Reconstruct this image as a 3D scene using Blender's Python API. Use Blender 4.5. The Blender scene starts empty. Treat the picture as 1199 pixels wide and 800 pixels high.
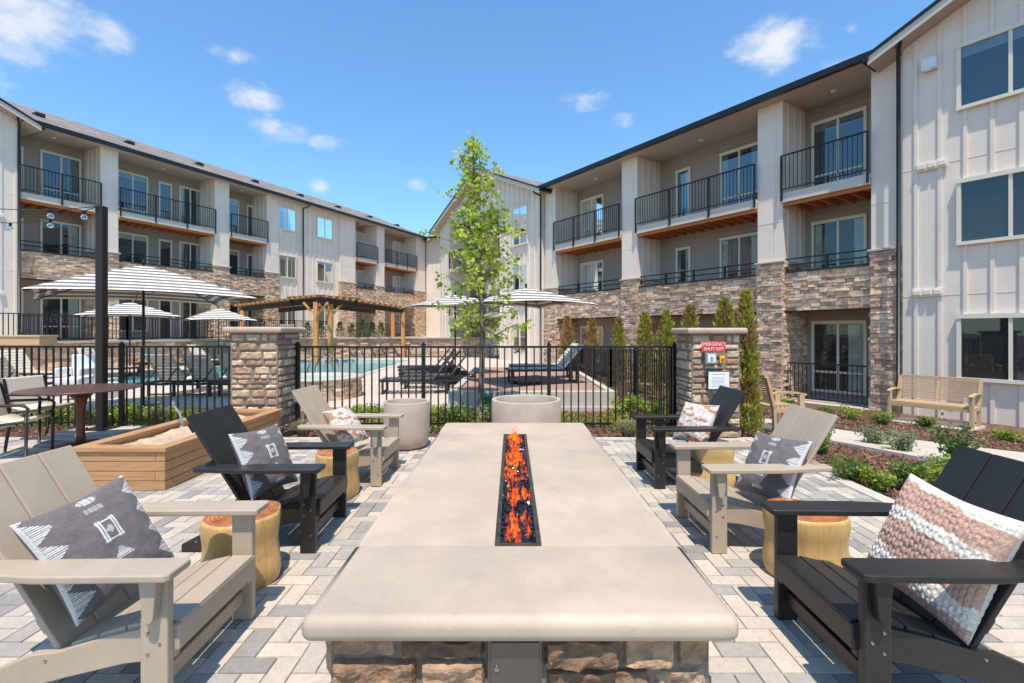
import bpy, math, random
from mathutils import Vector, Matrix, noise
random.seed(7)
R = math.radians
scene = bpy.context.scene
COL = scene.collection

# ------------------------------------------------------------------ camera
cam_d = bpy.data.cameras.new('camera')
cam = bpy.data.objects.new('camera', cam_d); COL.objects.link(cam)
cam.location = (0, 0, 1.5); cam.rotation_euler = (R(90), 0, 0)
cam_d.sensor_width = 36; cam_d.lens = 36 * 575 / 1199
cam_d.shift_y = -11 / 1199
cam_d.clip_start = 0.05; cam_d.clip_end = 2000
scene.camera = cam

# ------------------------------------------------------------------ light
SUNV = Vector((0.03, -0.40, 1.0)).normalized()
el = math.asin(SUNV.z); az = math.atan2(SUNV.x, SUNV.y)
sd = bpy.data.lights.new('sun', 'SUN'); sd.energy = 5.0; sd.angle = R(0.53); sd.color = (1, .925, .83)
sun = bpy.data.objects.new('sun', sd); COL.objects.link(sun)
sun.rotation_euler = SUNV.to_track_quat('Z', 'Y').to_euler()

world = bpy.data.worlds.new('World'); scene.world = world; world.use_nodes = True
wn = world.node_tree.nodes; wl = world.node_tree.links; wn.clear()
wout = wn.new('ShaderNodeOutputWorld'); bg = wn.new('ShaderNodeBackground')
sky = wn.new('ShaderNodeTexSky'); sky.sky_type = 'NISHITA'; sky.sun_disc = False
sky.sun_elevation = el; sky.sun_rotation = az; sky.air_density = 1.5; sky.dust_density = 0.4; sky.ozone_density = 1.4
sky.altitude = 1200
bg.inputs['Strength'].default_value = 0.13
tc = wn.new('ShaderNodeTexCoord')
nz = wn.new('ShaderNodeTexNoise'); nz.inputs['Scale'].default_value = 9; nz.inputs['Detail'].default_value = 9
nz.inputs['Roughness'].default_value = .62
mpn = wn.new('ShaderNodeMapping'); mpn.inputs['Scale'].default_value = (1, 1, 1.7)
wl.new(tc.outputs['Generated'], mpn.inputs['Vector']); wl.new(mpn.outputs[0], nz.inputs['Vector'])
def wmath(op, a, b=None, clamp=False):
    n = wn.new('ShaderNodeMath'); n.operation = op; n.use_clamp = clamp
    for i, x in enumerate((a, b)):
        if x is None: continue
        if isinstance(x, (int, float)): n.inputs[i].default_value = x
        else: wl.new(x, n.inputs[i])
    return n.outputs[0]
CLOUDS = [(40, 28, 78, 36), (10, 5, 60, 25), (912, 46, 52, 28), (683, 116, 32, 10), (985, 78, 30, 12), (296, 110, 32, 14), (316, 154, 36, 14),
          (276, 66, 24, 8), (378, 220, 16, 8), (490, 215, 12, 6), (997, 33, 10, 7), (385, 170, 24, 7), (732, 146, 20, 9), (1250, 40, 60, 30), (-120, 80, 90, 40), (1420, 120, 120, 30)]
acc = None
for (px, py, rx, rz) in CLOUDS:
    c = Vector(((px - 599.5) / 575, 1, (389 - py) / 575)); L = c.length; c.normalize()
    s = wn.new('ShaderNodeVectorMath'); s.operation = 'SUBTRACT'; wl.new(tc.outputs['Generated'], s.inputs[0]); s.inputs[1].default_value = c
    m = wn.new('ShaderNodeVectorMath'); m.operation = 'MULTIPLY'; wl.new(s.outputs[0], m.inputs[0])
    ax, azz = rx * 1.2 / 575 / L, rz * 1.45 / 575 / L
    m.inputs[1].default_value = (1 / ax, 1 / ax, 1 / azz)
    ln = wn.new('ShaderNodeVectorMath'); ln.operation = 'LENGTH'; wl.new(m.outputs[0], ln.inputs[0])
    amp = .95 if rx > 45 else .62
    o = wmath('MULTIPLY', wmath('SUBTRACT', 1.12, ln.outputs['Value'], clamp=True), amp)
    acc = o if acc is None else wmath('MAXIMUM', acc, o)
nn = wmath('MULTIPLY', wmath('SUBTRACT', nz.outputs['Fac'], .5), 2.9)
cl = wmath('ADD', acc, nn)
cl = wmath('MULTIPLY', cl, wmath('GREATER_THAN', acc, 0.001))
mr = wn.new('ShaderNodeMapRange'); mr.interpolation_type = 'SMOOTHSTEP'
mr.inputs['From Min'].default_value = .12; mr.inputs['From Max'].default_value = 1.15; mr.inputs['To Max'].default_value = .9
wl.new(cl, mr.inputs['Value'])
edge = wmath('MULTIPLY', mr.outputs[0], wmath('MULTIPLY', acc, 5, clamp=True))
tint = wn.new('ShaderNodeMix'); tint.data_type = 'RGBA'; tint.blend_type = 'MULTIPLY'; tint.inputs[0].default_value = 1
wl.new(sky.outputs[0], tint.inputs[6]); tint.inputs[7].default_value = (.88, 1.27, 1.55, 1)
mx = wn.new('ShaderNodeMix'); mx.data_type = 'RGBA'
wl.new(edge, mx.inputs[0]); wl.new(tint.outputs[2], mx.inputs[6]); mx.inputs[7].default_value = (6.5, 6.6, 6.9, 1)
wl.new(mx.outputs[2], bg.inputs['Color']); wl.new(bg.outputs[0], wout.inputs[0])

scene.view_settings.view_transform = 'Standard'; scene.view_settings.look = 'None'
scene.view_settings.exposure = 0.13; scene.view_settings.gamma = 1
scene.render.engine = 'CYCLES'

# ------------------------------------------------------------------ materials
def mat(name, col=(.5, .5, .5), rough=.6, metal=0, spec=.5, attr=False, nscale=0, namt=.15, bump=0, bscale=30, detail=4, coat=0, bdist=.01, sheen=0):
    m = bpy.data.materials.new(name); m.use_nodes = True
    nt = m.node_tree; b = nt.nodes['Principled BSDF']
    b.inputs['Roughness'].default_value = rough; b.inputs['Metallic'].default_value = metal
    b.inputs['Specular IOR Level'].default_value = spec
    b.inputs['Coat Weight'].default_value = coat; b.inputs['Sheen Weight'].default_value = sheen
    src = None
    t = nt.nodes.new('ShaderNodeTexCoord')
    if attr:
        a = nt.nodes.new('ShaderNodeVertexColor'); a.layer_name = 'Col'; src = a.outputs[0]
    if nscale:
        n = nt.nodes.new('ShaderNodeTexNoise'); n.inputs['Scale'].default_value = nscale; n.inputs['Detail'].default_value = detail
        nt.links.new(t.outputs['Object'], n.inputs['Vector'])
        r = nt.nodes.new('ShaderNodeMapRange'); r.inputs['From Min'].default_value = .3; r.inputs['From Max'].default_value = .7
        r.inputs['To Min'].default_value = 1 - namt; r.inputs['To Max'].default_value = 1 + namt
        nt.links.new(n.outputs['Fac'], r.inputs['Value'])
        mm = nt.nodes.new('ShaderNodeMix'); mm.data_type = 'RGBA'; mm.blend_type = 'MULTIPLY'; mm.inputs[0].default_value = 1
        if src: nt.links.new(src, mm.inputs[6])
        else: mm.inputs[6].default_value = (*col, 1)
        cmb = nt.nodes.new('ShaderNodeCombineColor')
        for i in range(3): nt.links.new(r.outputs[0], cmb.inputs[i])
        nt.links.new(cmb.outputs[0], mm.inputs[7]); src = mm.outputs[2]
    if src: nt.links.new(src, b.inputs['Base Color'])
    else: b.inputs['Base Color'].default_value = (*col, 1)
    if bump:
        n2 = nt.nodes.new('ShaderNodeTexNoise'); n2.inputs['Scale'].default_value = bscale; n2.inputs['Detail'].default_value = 6
        nt.links.new(t.outputs['Object'], n2.inputs['Vector'])
        bp = nt.nodes.new('ShaderNodeBump'); bp.inputs['Strength'].default_value = bump; bp.inputs['Distance'].default_value = bdist
        nt.links.new(n2.outputs['Fac'], bp.inputs['Height']); nt.links.new(bp.outputs[0], b.inputs['Normal'])
    return m

def lap_mat(name, col, pitch=.18):
    m = mat(name, col, .65, nscale=1.3, namt=.05); nt = m.node_tree; b = nt.nodes['Principled BSDF']
    t = nt.nodes.new('ShaderNodeTexCoord'); s = nt.nodes.new('ShaderNodeSeparateXYZ'); nt.links.new(t.outputs['Object'], s.inputs[0])
    d = nt.nodes.new('ShaderNodeMath'); d.operation = 'DIVIDE'; nt.links.new(s.outputs[2], d.inputs[0]); d.inputs[1].default_value = pitch
    f = nt.nodes.new('ShaderNodeMath'); f.operation = 'FRACT'; nt.links.new(d.outputs[0], f.inputs[0])
    p = nt.nodes.new('ShaderNodeMath'); p.operation = 'POWER'; nt.links.new(f.outputs[0], p.inputs[0]); p.inputs[1].default_value = .5
    bp = nt.nodes.new('ShaderNodeBump'); bp.invert = True; bp.inputs['Strength'].default_value = .9; bp.inputs['Distance'].default_value = .03
    nt.links.new(p.outputs[0], bp.inputs['Height']); nt.links.new(bp.outputs[0], b.inputs['Normal'])
    return m

def wood_mat(name, c1, c2, axis=0, scale=6, rough=.6):
    m = mat(name, c1, rough); nt = m.node_tree; b = nt.nodes['Principled BSDF']
    t = nt.nodes.new('ShaderNodeTexCoord'); mp = nt.nodes.new('ShaderNodeMapping')
    sc = [14, 14, 14]; sc[axis] = 1.0; mp.inputs['Scale'].default_value = sc
    nt.links.new(t.outputs['Object'], mp.inputs[0])
    n = nt.nodes.new('ShaderNodeTexNoise'); n.inputs['Scale'].default_value = scale; n.inputs['Detail'].default_value = 6; n.inputs['Distortion'].default_value = .6
    nt.links.new(mp.outputs[0], n.inputs['Vector'])
    r = nt.nodes.new('ShaderNodeValToRGB'); r.color_ramp.elements[0].position = .32; r.color_ramp.elements[1].position = .68
    r.color_ramp.elements[0].color = (*c2, 1); r.color_ramp.elements[1].color = (*c1, 1)
    nt.links.new(n.outputs['Fac'], r.inputs[0]); nt.links.new(r.outputs[0], b.inputs['Base Color'])
    bp = nt.nodes.new('ShaderNodeBump'); bp.inputs['Strength'].default_value = .25; bp.inputs['Distance'].default_value = .003
    nt.links.new(n.outputs['Fac'], bp.inputs['Height']); nt.links.new(bp.outputs[0], b.inputs['Normal'])
    return m

def glass_mat(name, refl=.25, tint=(.35, .42, .45)):
    m = bpy.data.materials.new(name); m.use_nodes = True; nt = m.node_tree; nt.nodes.clear()
    o = nt.nodes.new('ShaderNodeOutputMaterial'); mixs = nt.nodes.new('ShaderNodeMixShader')
    tr = nt.nodes.new('ShaderNodeBsdfTransparent'); tr.inputs[0].default_value = (*tint, 1)
    g = nt.nodes.new('ShaderNodeBsdfGlossy'); g.inputs['Roughness'].default_value = .015; g.inputs[0].default_value = (.85, .95, 1, 1)
    fr = nt.nodes.new('ShaderNodeFresnel'); fr.inputs[0].default_value = 1.5
    a = nt.nodes.new('ShaderNodeMath'); a.operation = 'ADD'; a.use_clamp = True; a.inputs[1].default_value = refl
    nt.links.new(fr.outputs[0], a.inputs[0]); nt.links.new(a.outputs[0], mixs.inputs[0])
    t = nt.nodes.new('ShaderNodeTexCoord'); n = nt.nodes.new('ShaderNodeTexNoise'); n.inputs['Scale'].default_value = .9
    nt.links.new(t.outputs['Object'], n.inputs['Vector'])
    bp = nt.nodes.new('ShaderNodeBump'); bp.inputs['Strength'].default_value = .12; bp.inputs['Distance'].default_value = .02
    nt.links.new(n.outputs['Fac'], bp.inputs['Height']); nt.links.new(bp.outputs[0], g.inputs['Normal'])
    nt.links.new(tr.outputs[0], mixs.inputs[1]); nt.links.new(g.outputs[0], mixs.inputs[2]); nt.links.new(mixs.outputs[0], o.inputs[0])
    return m

M = {}
M['white'] = mat('siding_white', (.82, .70, .575), .6, nscale=.6, namt=.025, bump=.08, bscale=60, bdist=.003)
M['trim'] = mat('trim_cream', (.76, .68, .54), .5)
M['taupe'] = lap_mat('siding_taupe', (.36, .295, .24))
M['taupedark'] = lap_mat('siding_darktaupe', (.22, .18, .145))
M['soffit'] = mat('soffit', (.43, .345, .275), .7)
M['fascia'] = mat('deck_fascia', (.62, .55, .455), .6)
M['black'] = mat('black_metal', (.018, .018, .020), .38, .3, nscale=20, namt=.2)
M['bronze'] = mat('bronze_metal', (.035, .027, .022), .45, .3)
M['joist'] = wood_mat('orange_wood', (.62, .22, .06), (.40, .13, .035))
M['stone'] = mat('stone', attr=True, rough=.9, nscale=9, namt=.28, bump=.7, bscale=28, detail=7, bdist=.02)
M['stonef'] = mat('stone_fine', attr=True, rough=.92, nscale=22, namt=.3, bump=.8, bscale=70, detail=8, bdist=.01)
M['mortar'] = mat('mortar', (.24, .18, .135), .95, nscale=30, namt=.15)
M['roof'] = mat('shingle', attr=True, rough=.95, nscale=40, namt=.25)
M['glass'] = glass_mat('window_glass', .035, (.75, .8, .78))
M['glassb'] = glass_mat('window_glass_bright', .09, (.45, .52, .55))
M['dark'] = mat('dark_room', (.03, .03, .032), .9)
M['curtain'] = mat('curtain', (.55, .56, .50), .9, nscale=3, namt=.2)
M['concrete'] = mat('concrete_slab', (.51, .40, .295), .68, nscale=2.0, namt=.10, bump=.25, bscale=120, bdist=.003, detail=8)
def speck(m, lo, hi, amt, scale):
    nt = m.node_tree; b = nt.nodes['Principled BSDF']; lk = b.inputs['Base Color'].links[0]; src = lk.from_socket
    t = nt.nodes.new('ShaderNodeTexCoord'); n = nt.nodes.new('ShaderNodeTexNoise'); n.inputs['Scale'].default_value = scale; n.inputs['Detail'].default_value = 9; n.inputs['Roughness'].default_value = .7
    nt.links.new(t.outputs['Object'], n.inputs['Vector']); r = nt.nodes.new('ShaderNodeMapRange'); r.inputs['From Min'].default_value = lo; r.inputs['From Max'].default_value = hi; r.inputs['To Min'].default_value = 1 - amt; r.inputs['To Max'].default_value = 1
    nt.links.new(n.outputs['Fac'], r.inputs['Value']); x = nt.nodes.new('ShaderNodeVectorMath'); x.operation = 'SCALE'; nt.links.new(src, x.inputs[0]); nt.links.new(r.outputs[0], x.inputs['Scale']); nt.links.new(x.outputs[0], b.inputs['Base Color'])
speck(M['concrete'], .30, .42, .22, 55); speck(M['concrete'], .35, .62, .14, 3.2)
M['conc_light'] = mat('concrete_light', (.52, .455, .375), .8, nscale=2.5, namt=.07, bump=.2, bscale=60, bdist=.003)
M['planter'] = mat('planter_concrete', (.48, .375, .285), .8, nscale=4, namt=.10, bump=.25, bscale=50, bdist=.004)
M['paver'] = mat('paver', attr=True, rough=.85, nscale=35, namt=.10, bump=.35, bscale=120, bdist=.003, detail=6)
speck(M['planter'], .32, .42, .2, 40); speck(M['paver'], .36, .6, .16, 2.2); speck(M['white'], .34, .6, .07, 1.4)
M['joint'] = mat('joint_sand', (.43, .37, .30), .95)
M['deck'] = mat('pool_deck', (.56, .455, .37), .85, nscale=1.2, namt=.08, bump=.2, bscale=40)
M['mulch'] = mat('mulch', (.15, .075, .045), .95, nscale=14, namt=.5, bump=1.0, bscale=30, bdist=.03, detail=8)
M['chip'] = mat('chips', attr=True, rough=.9)
M['poly_tan'] = mat('poly_tan', (.45, .355, .255), .42, nscale=60, namt=.03, bump=.12, bscale=220, bdist=.001)
M['poly_black'] = mat('poly_black', (.024, .021, .017), .42, nscale=60, namt=.1, bump=.15, bscale=220, bdist=.001)
speck(M['poly_tan'], .34, .58, .10, 5); speck(M['poly_black'], .34, .6, .3, 6)
M['screw'] = mat('steel_screw', (.35, .33, .31), .35, .9)
M['steel'] = mat('steel_panel', (.20, .18, .16), .45, .8, nscale=3, namt=.2)
M['tray'] = mat('burner_steel', (.20, .15, .11), .4, .9, nscale=12, namt=.4)
M['lava'] = mat('fire_glass', (.015, .014, .016), .12, spec=.8)
M['stumpside'] = wood_mat('stump_side', (.68, .44, .17), (.58, .33, .11), axis=2, scale=3, rough=.45)
M['stumptop'] = mat('stump_top', (.52, .17, .045), .28, nscale=10, namt=.45, coat=.4)
speck(M['stumpside'], .30, .46, .30, 7); speck(M['stumptop'], .36, .52, .35, 14)
def rings(m):
    nt = m.node_tree; b = nt.nodes['Principled BSDF']; src = b.inputs['Base Color'].links[0].from_socket
    t = nt.nodes.new('ShaderNodeTexCoord'); w_ = nt.nodes.new('ShaderNodeTexWave'); w_.wave_type = 'RINGS'; w_.rings_direction = 'Z'; w_.inputs['Scale'].default_value = 14; w_.inputs['Distortion'].default_value = 5; w_.inputs['Detail'].default_value = 3; w_.inputs['Detail Scale'].default_value = .6
    nt.links.new(t.outputs['Object'], w_.inputs['Vector']); r_ = nt.nodes.new('ShaderNodeMapRange'); r_.inputs['To Min'].default_value = .72; r_.inputs['To Max'].default_value = 1.1; nt.links.new(w_.outputs['Fac'], r_.inputs['Value'])
    x = nt.nodes.new('ShaderNodeVectorMath'); x.operation = 'SCALE'; nt.links.new(src, x.inputs[0]); nt.links.new(r_.outputs[0], x.inputs['Scale']); nt.links.new(x.outputs[0], b.inputs['Base Color'])
rings(M['stumptop'])
M['cedar'] = wood_mat('cedar', (.52, .29, .13), (.38, .19, .08), axis=0, scale=4)
M['cedar_y'] = wood_mat('cedar_long', (.52, .29, .13), (.38, .19, .08), axis=1, scale=4)
M['pine'] = wood_mat('pergola_wood', (.70, .31, .10), (.52, .21, .06), axis=2)
M['brown'] = wood_mat('stained_wood', (.20, .11, .06), (.12, .065, .035), axis=1)
M['teak'] = wood_mat('teak', (.60, .41, .23), (.48, .31, .16), axis=0, scale=5)
M['sand'] = mat('sand', (.52, .38, .24), .95, nscale=8, namt=.2, bump=.6, bscale=25, bdist=.03)
M['leaf'] = mat('leaf', attr=True, rough=.5)
def translucent(m, amt=.35):
    nt = m.node_tree; b = nt.nodes['Principled BSDF']; o = nt.nodes['Material Output']
    a = [n for n in nt.nodes if n.type == 'VERTEX_COLOR'][0]
    t = nt.nodes.new('ShaderNodeBsdfTranslucent'); x = nt.nodes.new('ShaderNodeMixShader'); x.inputs[0].default_value = amt
    nt.links.new(a.outputs[0], t.inputs[0]); nt.links.new(b.outputs[0], x.inputs[1]); nt.links.new(t.outputs[0], x.inputs[2]); nt.links.new(x.outputs[0], o.inputs[0])
translucent(M['leaf'], .45)
M['bark'] = mat('bark', (.20, .155, .12), .9, nscale=20, namt=.3, bump=.6, bscale=50)
M['fabric'] = mat('fabric_attr', attr=True, rough=.95, nscale=160, namt=.22, bump=.4, bscale=300, bdist=.002)
M['canvas'] = mat('canvas_attr', attr=True, rough=.8)
M['sling'] = mat('sling', (.64, .55, .43), .85, nscale=90, namt=.12)
M['slinggrey'] = mat('sling_grey', (.10, .085, .075), .7, nscale=60, namt=.2)
M['slingwhite'] = mat('sling_white', (.62, .58, .52), .7)
M['green'] = mat('green_plastic', (.03, .16, .11), .45)
M['red'] = mat('sign_red', (.70, .05, .04), .45)
M['paper'] = mat('paper_white', (.8, .79, .75), .5)
M['grey'] = mat('grey_plastic', (.30, .31, .32), .4)
M['yellow'] = mat('yellow_plastic', (.85, .50, .02), .4)
M['whiteplastic'] = mat('white_plastic', (.75, .75, .74), .4)
M['tabletop'] = wood_mat('table_laminate', (.12, .065, .05), (.09, .045, .035), rough=.35)
M['rust'] = mat('rust_metal', (.13, .05, .03), .4, .5)

wm = mat('pool_water', (.10, .50, .54), .04, spec=.8, nscale=.4, namt=.12, bump=.25, bscale=2.2, bdist=.05); M['water'] = wm
def flame_mat():
    m = bpy.data.materials.new('flame'); m.use_nodes = True; nt = m.node_tree; nt.nodes.clear()
    o = nt.nodes.new('ShaderNodeOutputMaterial'); x = nt.nodes.new('ShaderNodeMixShader'); tr = nt.nodes.new('ShaderNodeBsdfTransparent')
    e = nt.nodes.new('ShaderNodeEmission'); t = nt.nodes.new('ShaderNodeTexCoord')
    a = nt.nodes.new('ShaderNodeVertexColor'); a.layer_name = 'Col'; nt.links.new(a.outputs[0], e.inputs[0]); e.inputs[1].default_value = 1.0
    n = nt.nodes.new('ShaderNodeTexNoise'); n.inputs['Scale'].default_value = 38; n.inputs['Detail'].default_value = 4
    nt.links.new(t.outputs['Object'], n.inputs['Vector'])
    lw = nt.nodes.new('ShaderNodeLayerWeight'); lw.inputs[0].default_value = .35
    r = nt.nodes.new('ShaderNodeMapRange'); r.inputs['From Min'].default_value = .40; r.inputs['From Max'].default_value = .58; r.inputs['To Min'].default_value = .0; r.inputs['To Max'].default_value = .72
    nt.links.new(n.outputs['Fac'], r.inputs['Value'])
    iv = nt.nodes.new('ShaderNodeMath'); iv.operation = 'SUBTRACT'; iv.inputs[0].default_value = 1.05; iv.use_clamp = True; nt.links.new(lw.outputs['Facing'], iv.inputs[1])
    mu = nt.nodes.new('ShaderNodeMath'); mu.operation = 'MULTIPLY'; nt.links.new(r.outputs[0], mu.inputs[0]); nt.links.new(iv.outputs[0], mu.inputs[1])
    m2 = nt.nodes.new('ShaderNodeMath'); m2.operation = 'MULTIPLY'; nt.links.new(mu.outputs[0], m2.inputs[0]); nt.links.new(a.outputs[1], m2.inputs[1])
    nt.links.new(m2.outputs[0], x.inputs[0]); nt.links.new(tr.outputs[0], x.inputs[1]); nt.links.new(e.outputs[0], x.inputs[2]); nt.links.new(x.outputs[0], o.inputs[0])
    return m
M['flame'] = flame_mat()

# ------------------------------------------------------------------ mesh helpers
class MB:
    def __init__(s): s.v = []; s.f = []; s.c = []; s.m = []; s.sm = []
    def add(s, vs, fs, col=(1, 1, 1), mi=0, smooth=False):
        b = len(s.v); s.v.extend(vs)
        for f in fs:
            s.f.append([b + i for i in f]); s.c.append(col); s.m.append(mi); s.sm.append(smooth)
    def box(s, x0, x1, y0, y1, z0, z1, col=(1, 1, 1), mi=0, Mx=None, jit=0):
        if x0 > x1: x0, x1 = x1, x0
        if y0 > y1: y0, y1 = y1, y0
        if z0 > z1: z0, z1 = z1, z0
        vs = [Vector((x, y, z)) for z in (z0, z1) for x, y in ((x0, y0), (x1, y0), (x1, y1), (x0, y1))]
        if jit: vs = [v + Vector([random.uniform(-jit, jit) for _ in range(3)]) for v in vs]
        if Mx is not None: vs = [Mx @ v for v in vs]
        s.add(vs, [(3, 2, 1, 0), (4, 5, 6, 7), (0, 1, 5, 4), (1, 2, 6, 5), (2, 3, 7, 6), (3, 0, 4, 7)], col, mi)
    def beam(s, a, b, w, h, col=(1, 1, 1), mi=0, up=Vector((0, 0, 1))):
        a = Vector(a); b = Vector(b); d = b - a; L = d.length; d.normalize()
        side = d.cross(up)
        if side.length < 1e-4: side = d.cross(Vector((0, 1, 0)))
        side.normalize(); u = side.cross(d)
        Mx = Matrix((( d.x, side.x, u.x, a.x), (d.y, side.y, u.y, a.y), (d.z, side.z, u.z, a.z), (0, 0, 0, 1)))
        s.box(0, L, -w / 2, w / 2, -h / 2, h / 2, col, mi, Mx)
    def tube(s, pts, r, n=8, col=(1, 1, 1), mi=0, cap=True):
        pts = [Vector(p) for p in pts]; rs = r if isinstance(r, (list, tuple)) else [r] * len(pts)
        b = len(s.v); ref = Vector((0, 0, 1))
        for i, p in enumerate(pts):
            d = (pts[min(i + 1, len(pts) - 1)] - pts[max(i - 1, 0)]).normalized()
            rf = ref if abs(d.z) < .95 else Vector((1, 0, 0))
            a = d.cross(rf).normalized(); c = d.cross(a)
            for k in range(n):
                t = 2 * math.pi * k / n; s.v.append(p + (a * math.cos(t) + c * math.sin(t)) * rs[i])
        for i in range(len(pts) - 1):
            for k in range(n):
                s.f.append([b + i * n + k, b + i * n + (k + 1) % n, b + (i + 1) * n + (k + 1) % n, b + (i + 1) * n + k]); s.c.append(col); s.m.append(mi); s.sm.append(True)
        if cap:
            s.f.append([b + k for k in range(n)]); s.f.append([b + (len(pts) - 1) * n + k for k in reversed(range(n))])
            s.c += [col] * 2; s.m += [mi] * 2; s.sm += [False] * 2
    def lathe(s, prof, n=48, col=(1, 1, 1), mi=0, cx=0, cy=0, wob=None, closed=False):
        b = len(s.v)
        for (r, z) in prof:
            for k in range(n):
                t = 2 * math.pi * k / n; rr = r * (wob(t, z) if wob else 1); s.v.append(Vector((cx + rr * math.cos(t), cy + rr * math.sin(t), z)))
        for i in range(len(prof) - 1):
            for k in range(n):
                s.f.append([b + i * n + k, b + i * n + (k + 1) % n, b + (i + 1) * n + (k + 1) % n, b + (i + 1) * n + k]); s.c.append(col); s.m.append(mi); s.sm.append(True)
        if closed:
            s.f.append([b + (len(prof) - 1) * n + k for k in range(n)]); s.c.append(col); s.m.append(mi); s.sm.append(False)
    def prism(s, poly, h0, h1, ax='z', col=(1, 1, 1), mi=0):
        n = len(poly)
        def P(a, b, c): return Vector((a, b, c)) if ax == 'z' else (Vector((a, c, b)) if ax == 'y' else Vector((c, a, b)))
        vs = [P(x, y, h0) for x, y in poly] + [P(x, y, h1) for x, y in poly]
        s.add(vs, [list(reversed(range(n))), [n + i for i in range(n)]] + [[i, (i + 1) % n, n + (i + 1) % n, n + i] for i in range(n)], col, mi)
    def build(s, name, mats, parent=None, bevel=0, loc=None, seg=2):
        me = bpy.data.meshes.new(name); me.from_pydata([tuple(v) for v in s.v], [], s.f)
        mats = mats if isinstance(mats, (list, tuple)) else [mats]
        for m in mats: me.materials.append(m)
        me.polygons.foreach_set('material_index', s.m); me.polygons.foreach_set('use_smooth', s.sm)
        if any(m.node_tree and any(n.type == 'VERTEX_COLOR' for n in m.node_tree.nodes) for m in mats):
            ca = me.color_attributes.new('Col', 'FLOAT_COLOR', 'CORNER'); buf = []
            for f, c in zip(s.f, s.c):
                if isinstance(c[0], (tuple, list)):
                    for cc in c: buf.extend((*cc, 1) if len(cc) == 3 else cc)
                else:
                    buf.extend(((*c, 1) if len(c) == 3 else tuple(c)) * len(f))
            ca.data.foreach_set('color', buf)
        o = bpy.data.objects.new(name, me); COL.objects.link(o)
        if parent: o.parent = parent
        if loc: o.location = loc
        if bevel:
            bm = o.modifiers.new('bevel', 'BEVEL'); bm.width = bevel; bm.segments = seg; bm.limit_method = 'ANGLE'; bm.angle_limit = R(40)
        return o

def tag(o, label=None, cat=None, group=None, kind=None):
    if label: o['label'] = label
    if cat: o['category'] = cat
    if group: o['group'] = group
    if kind: o['kind'] = kind
    return o
def empty(name, loc=(0, 0, 0), rz=0, label=None, cat=None, group=None):
    o = bpy.data.objects.new(name, None); COL.objects.link(o); o.empty_display_size = .2
    o.location = loc; o.rotation_euler = (0, 0, rz); return tag(o, label, cat, group)
def dup(o, parent=None):
    c = o.copy(); COL.objects.link(c)
    if parent: c.parent = parent
    for ch in list(o.children): dup(ch, c)
    return c
def lerp(a, b, t): return a + (b - a) * t
def cj(c, j=.1):
    k = 1 + random.uniform(-j, j); return tuple(max(0, x * k) for x in c)
F, H0, HZ = 575, 1.5, 389
def G(px, py, z=0):
    Y = F * (H0 - z) / (py - HZ); return Vector(((px - 599.5) * Y / F, Y, z))
def D(px, Y): return (px - 599.5) * Y / F

# ------------------------------------------------------------------ facade frames
RO = Vector((9.25, 12.59, 0)); RD = Vector((-.561, .828, 0)).normalized(); RN = Vector((RD.y * -1, RD.x, 0)) * 1.0
RN = Vector((-RD.y, RD.x, 0))          # outward normal of the right facade
LO = Vector((-19.8, 19.55, 0)); LD = Vector((.428, .904, 0)).normalized(); LN = Vector((LD.y, -LD.x, 0))
def dist_r(x, y): return (Vector((x, y, 0)) - RO).dot(RN)
def hgt(x, y):
    if x < 2.2 and y > 10: return -.35
    if x < 2.4: return -.03
    return -.03 - .40 * max(0, min(1, 1 - dist_r(x, y) / 8.6)) * max(0, min(1, (x - 2.4) / 2))

STONE_R = [(.68, .47, .31), (.58, .38, .25), (.76, .55, .38), (.50, .32, .21), (.64, .47, .33), (.80, .60, .42), (.54, .38, .26)]
def stones(mb, p0, ax, n, w, h, rh=(.06, .11), ln=(.14, .42), dep=(.02, .075), pal=STONE_R, jit=.006):
    """irregular ledger stones laid over the rectangle p0, ax*w, z*h; n is the outward direction"""
    z = 0
    while z < h - .02:
        r = min(random.uniform(*rh), h - z)
        if h - z - r < .03: r = h - z
        x = -random.uniform(0, .0)
        while x < w - .01:
            l = min(random.uniform(*ln), w - x)
            if w - x - l < .06: l = w - x
            d = random.uniform(*dep); g = .004
            Mx = Matrix(((ax.x, n.x, 0, p0.x), (ax.y, n.y, 0, p0.y), (0, 0, 1, p0.z), (0, 0, 0, 1)))
            mb.box(x + g, x + l - g, -.005, d, z + g, z + r - g, cj(random.choice(pal), .18), 0, Mx, jit)
            x += l
        z += r

def rail(mb, a, b, z0, h=1.07, sp=.115, posts=1.6, thin=.016, mid=None, post_drop=.18, pw=.05):
    """picket railing between 2D points a and b"""
    a = Vector((a[0], a[1], 0)); b = Vector((b[0], b[1], 0)); L = (b - a).length; d = (b - a) / L
    up = Vector((0, 0, 1))
    mb.beam(a + up * (z0 + h), b + up * (z0 + h), .055, .035)
    mb.beam(a + up * (z0 + .09), b + up * (z0 + .09), .03, .03)
    n = max(1, round(L / sp))
    for i in range(1, n):
        p = a + d * (L * i / n); mb.box(p.x - thin / 2, p.x + thin / 2, p.y - thin / 2, p.y + thin / 2, z0 + .09, z0 + h)
    k = max(1, round(L / posts))
    for i in range(k + 1):
        p = a + d * (L * i / k); mb.box(p.x - pw / 2, p.x + pw / 2, p.y - pw / 2, p.y + pw / 2, z0 - post_drop, z0 + h + .01)

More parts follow.
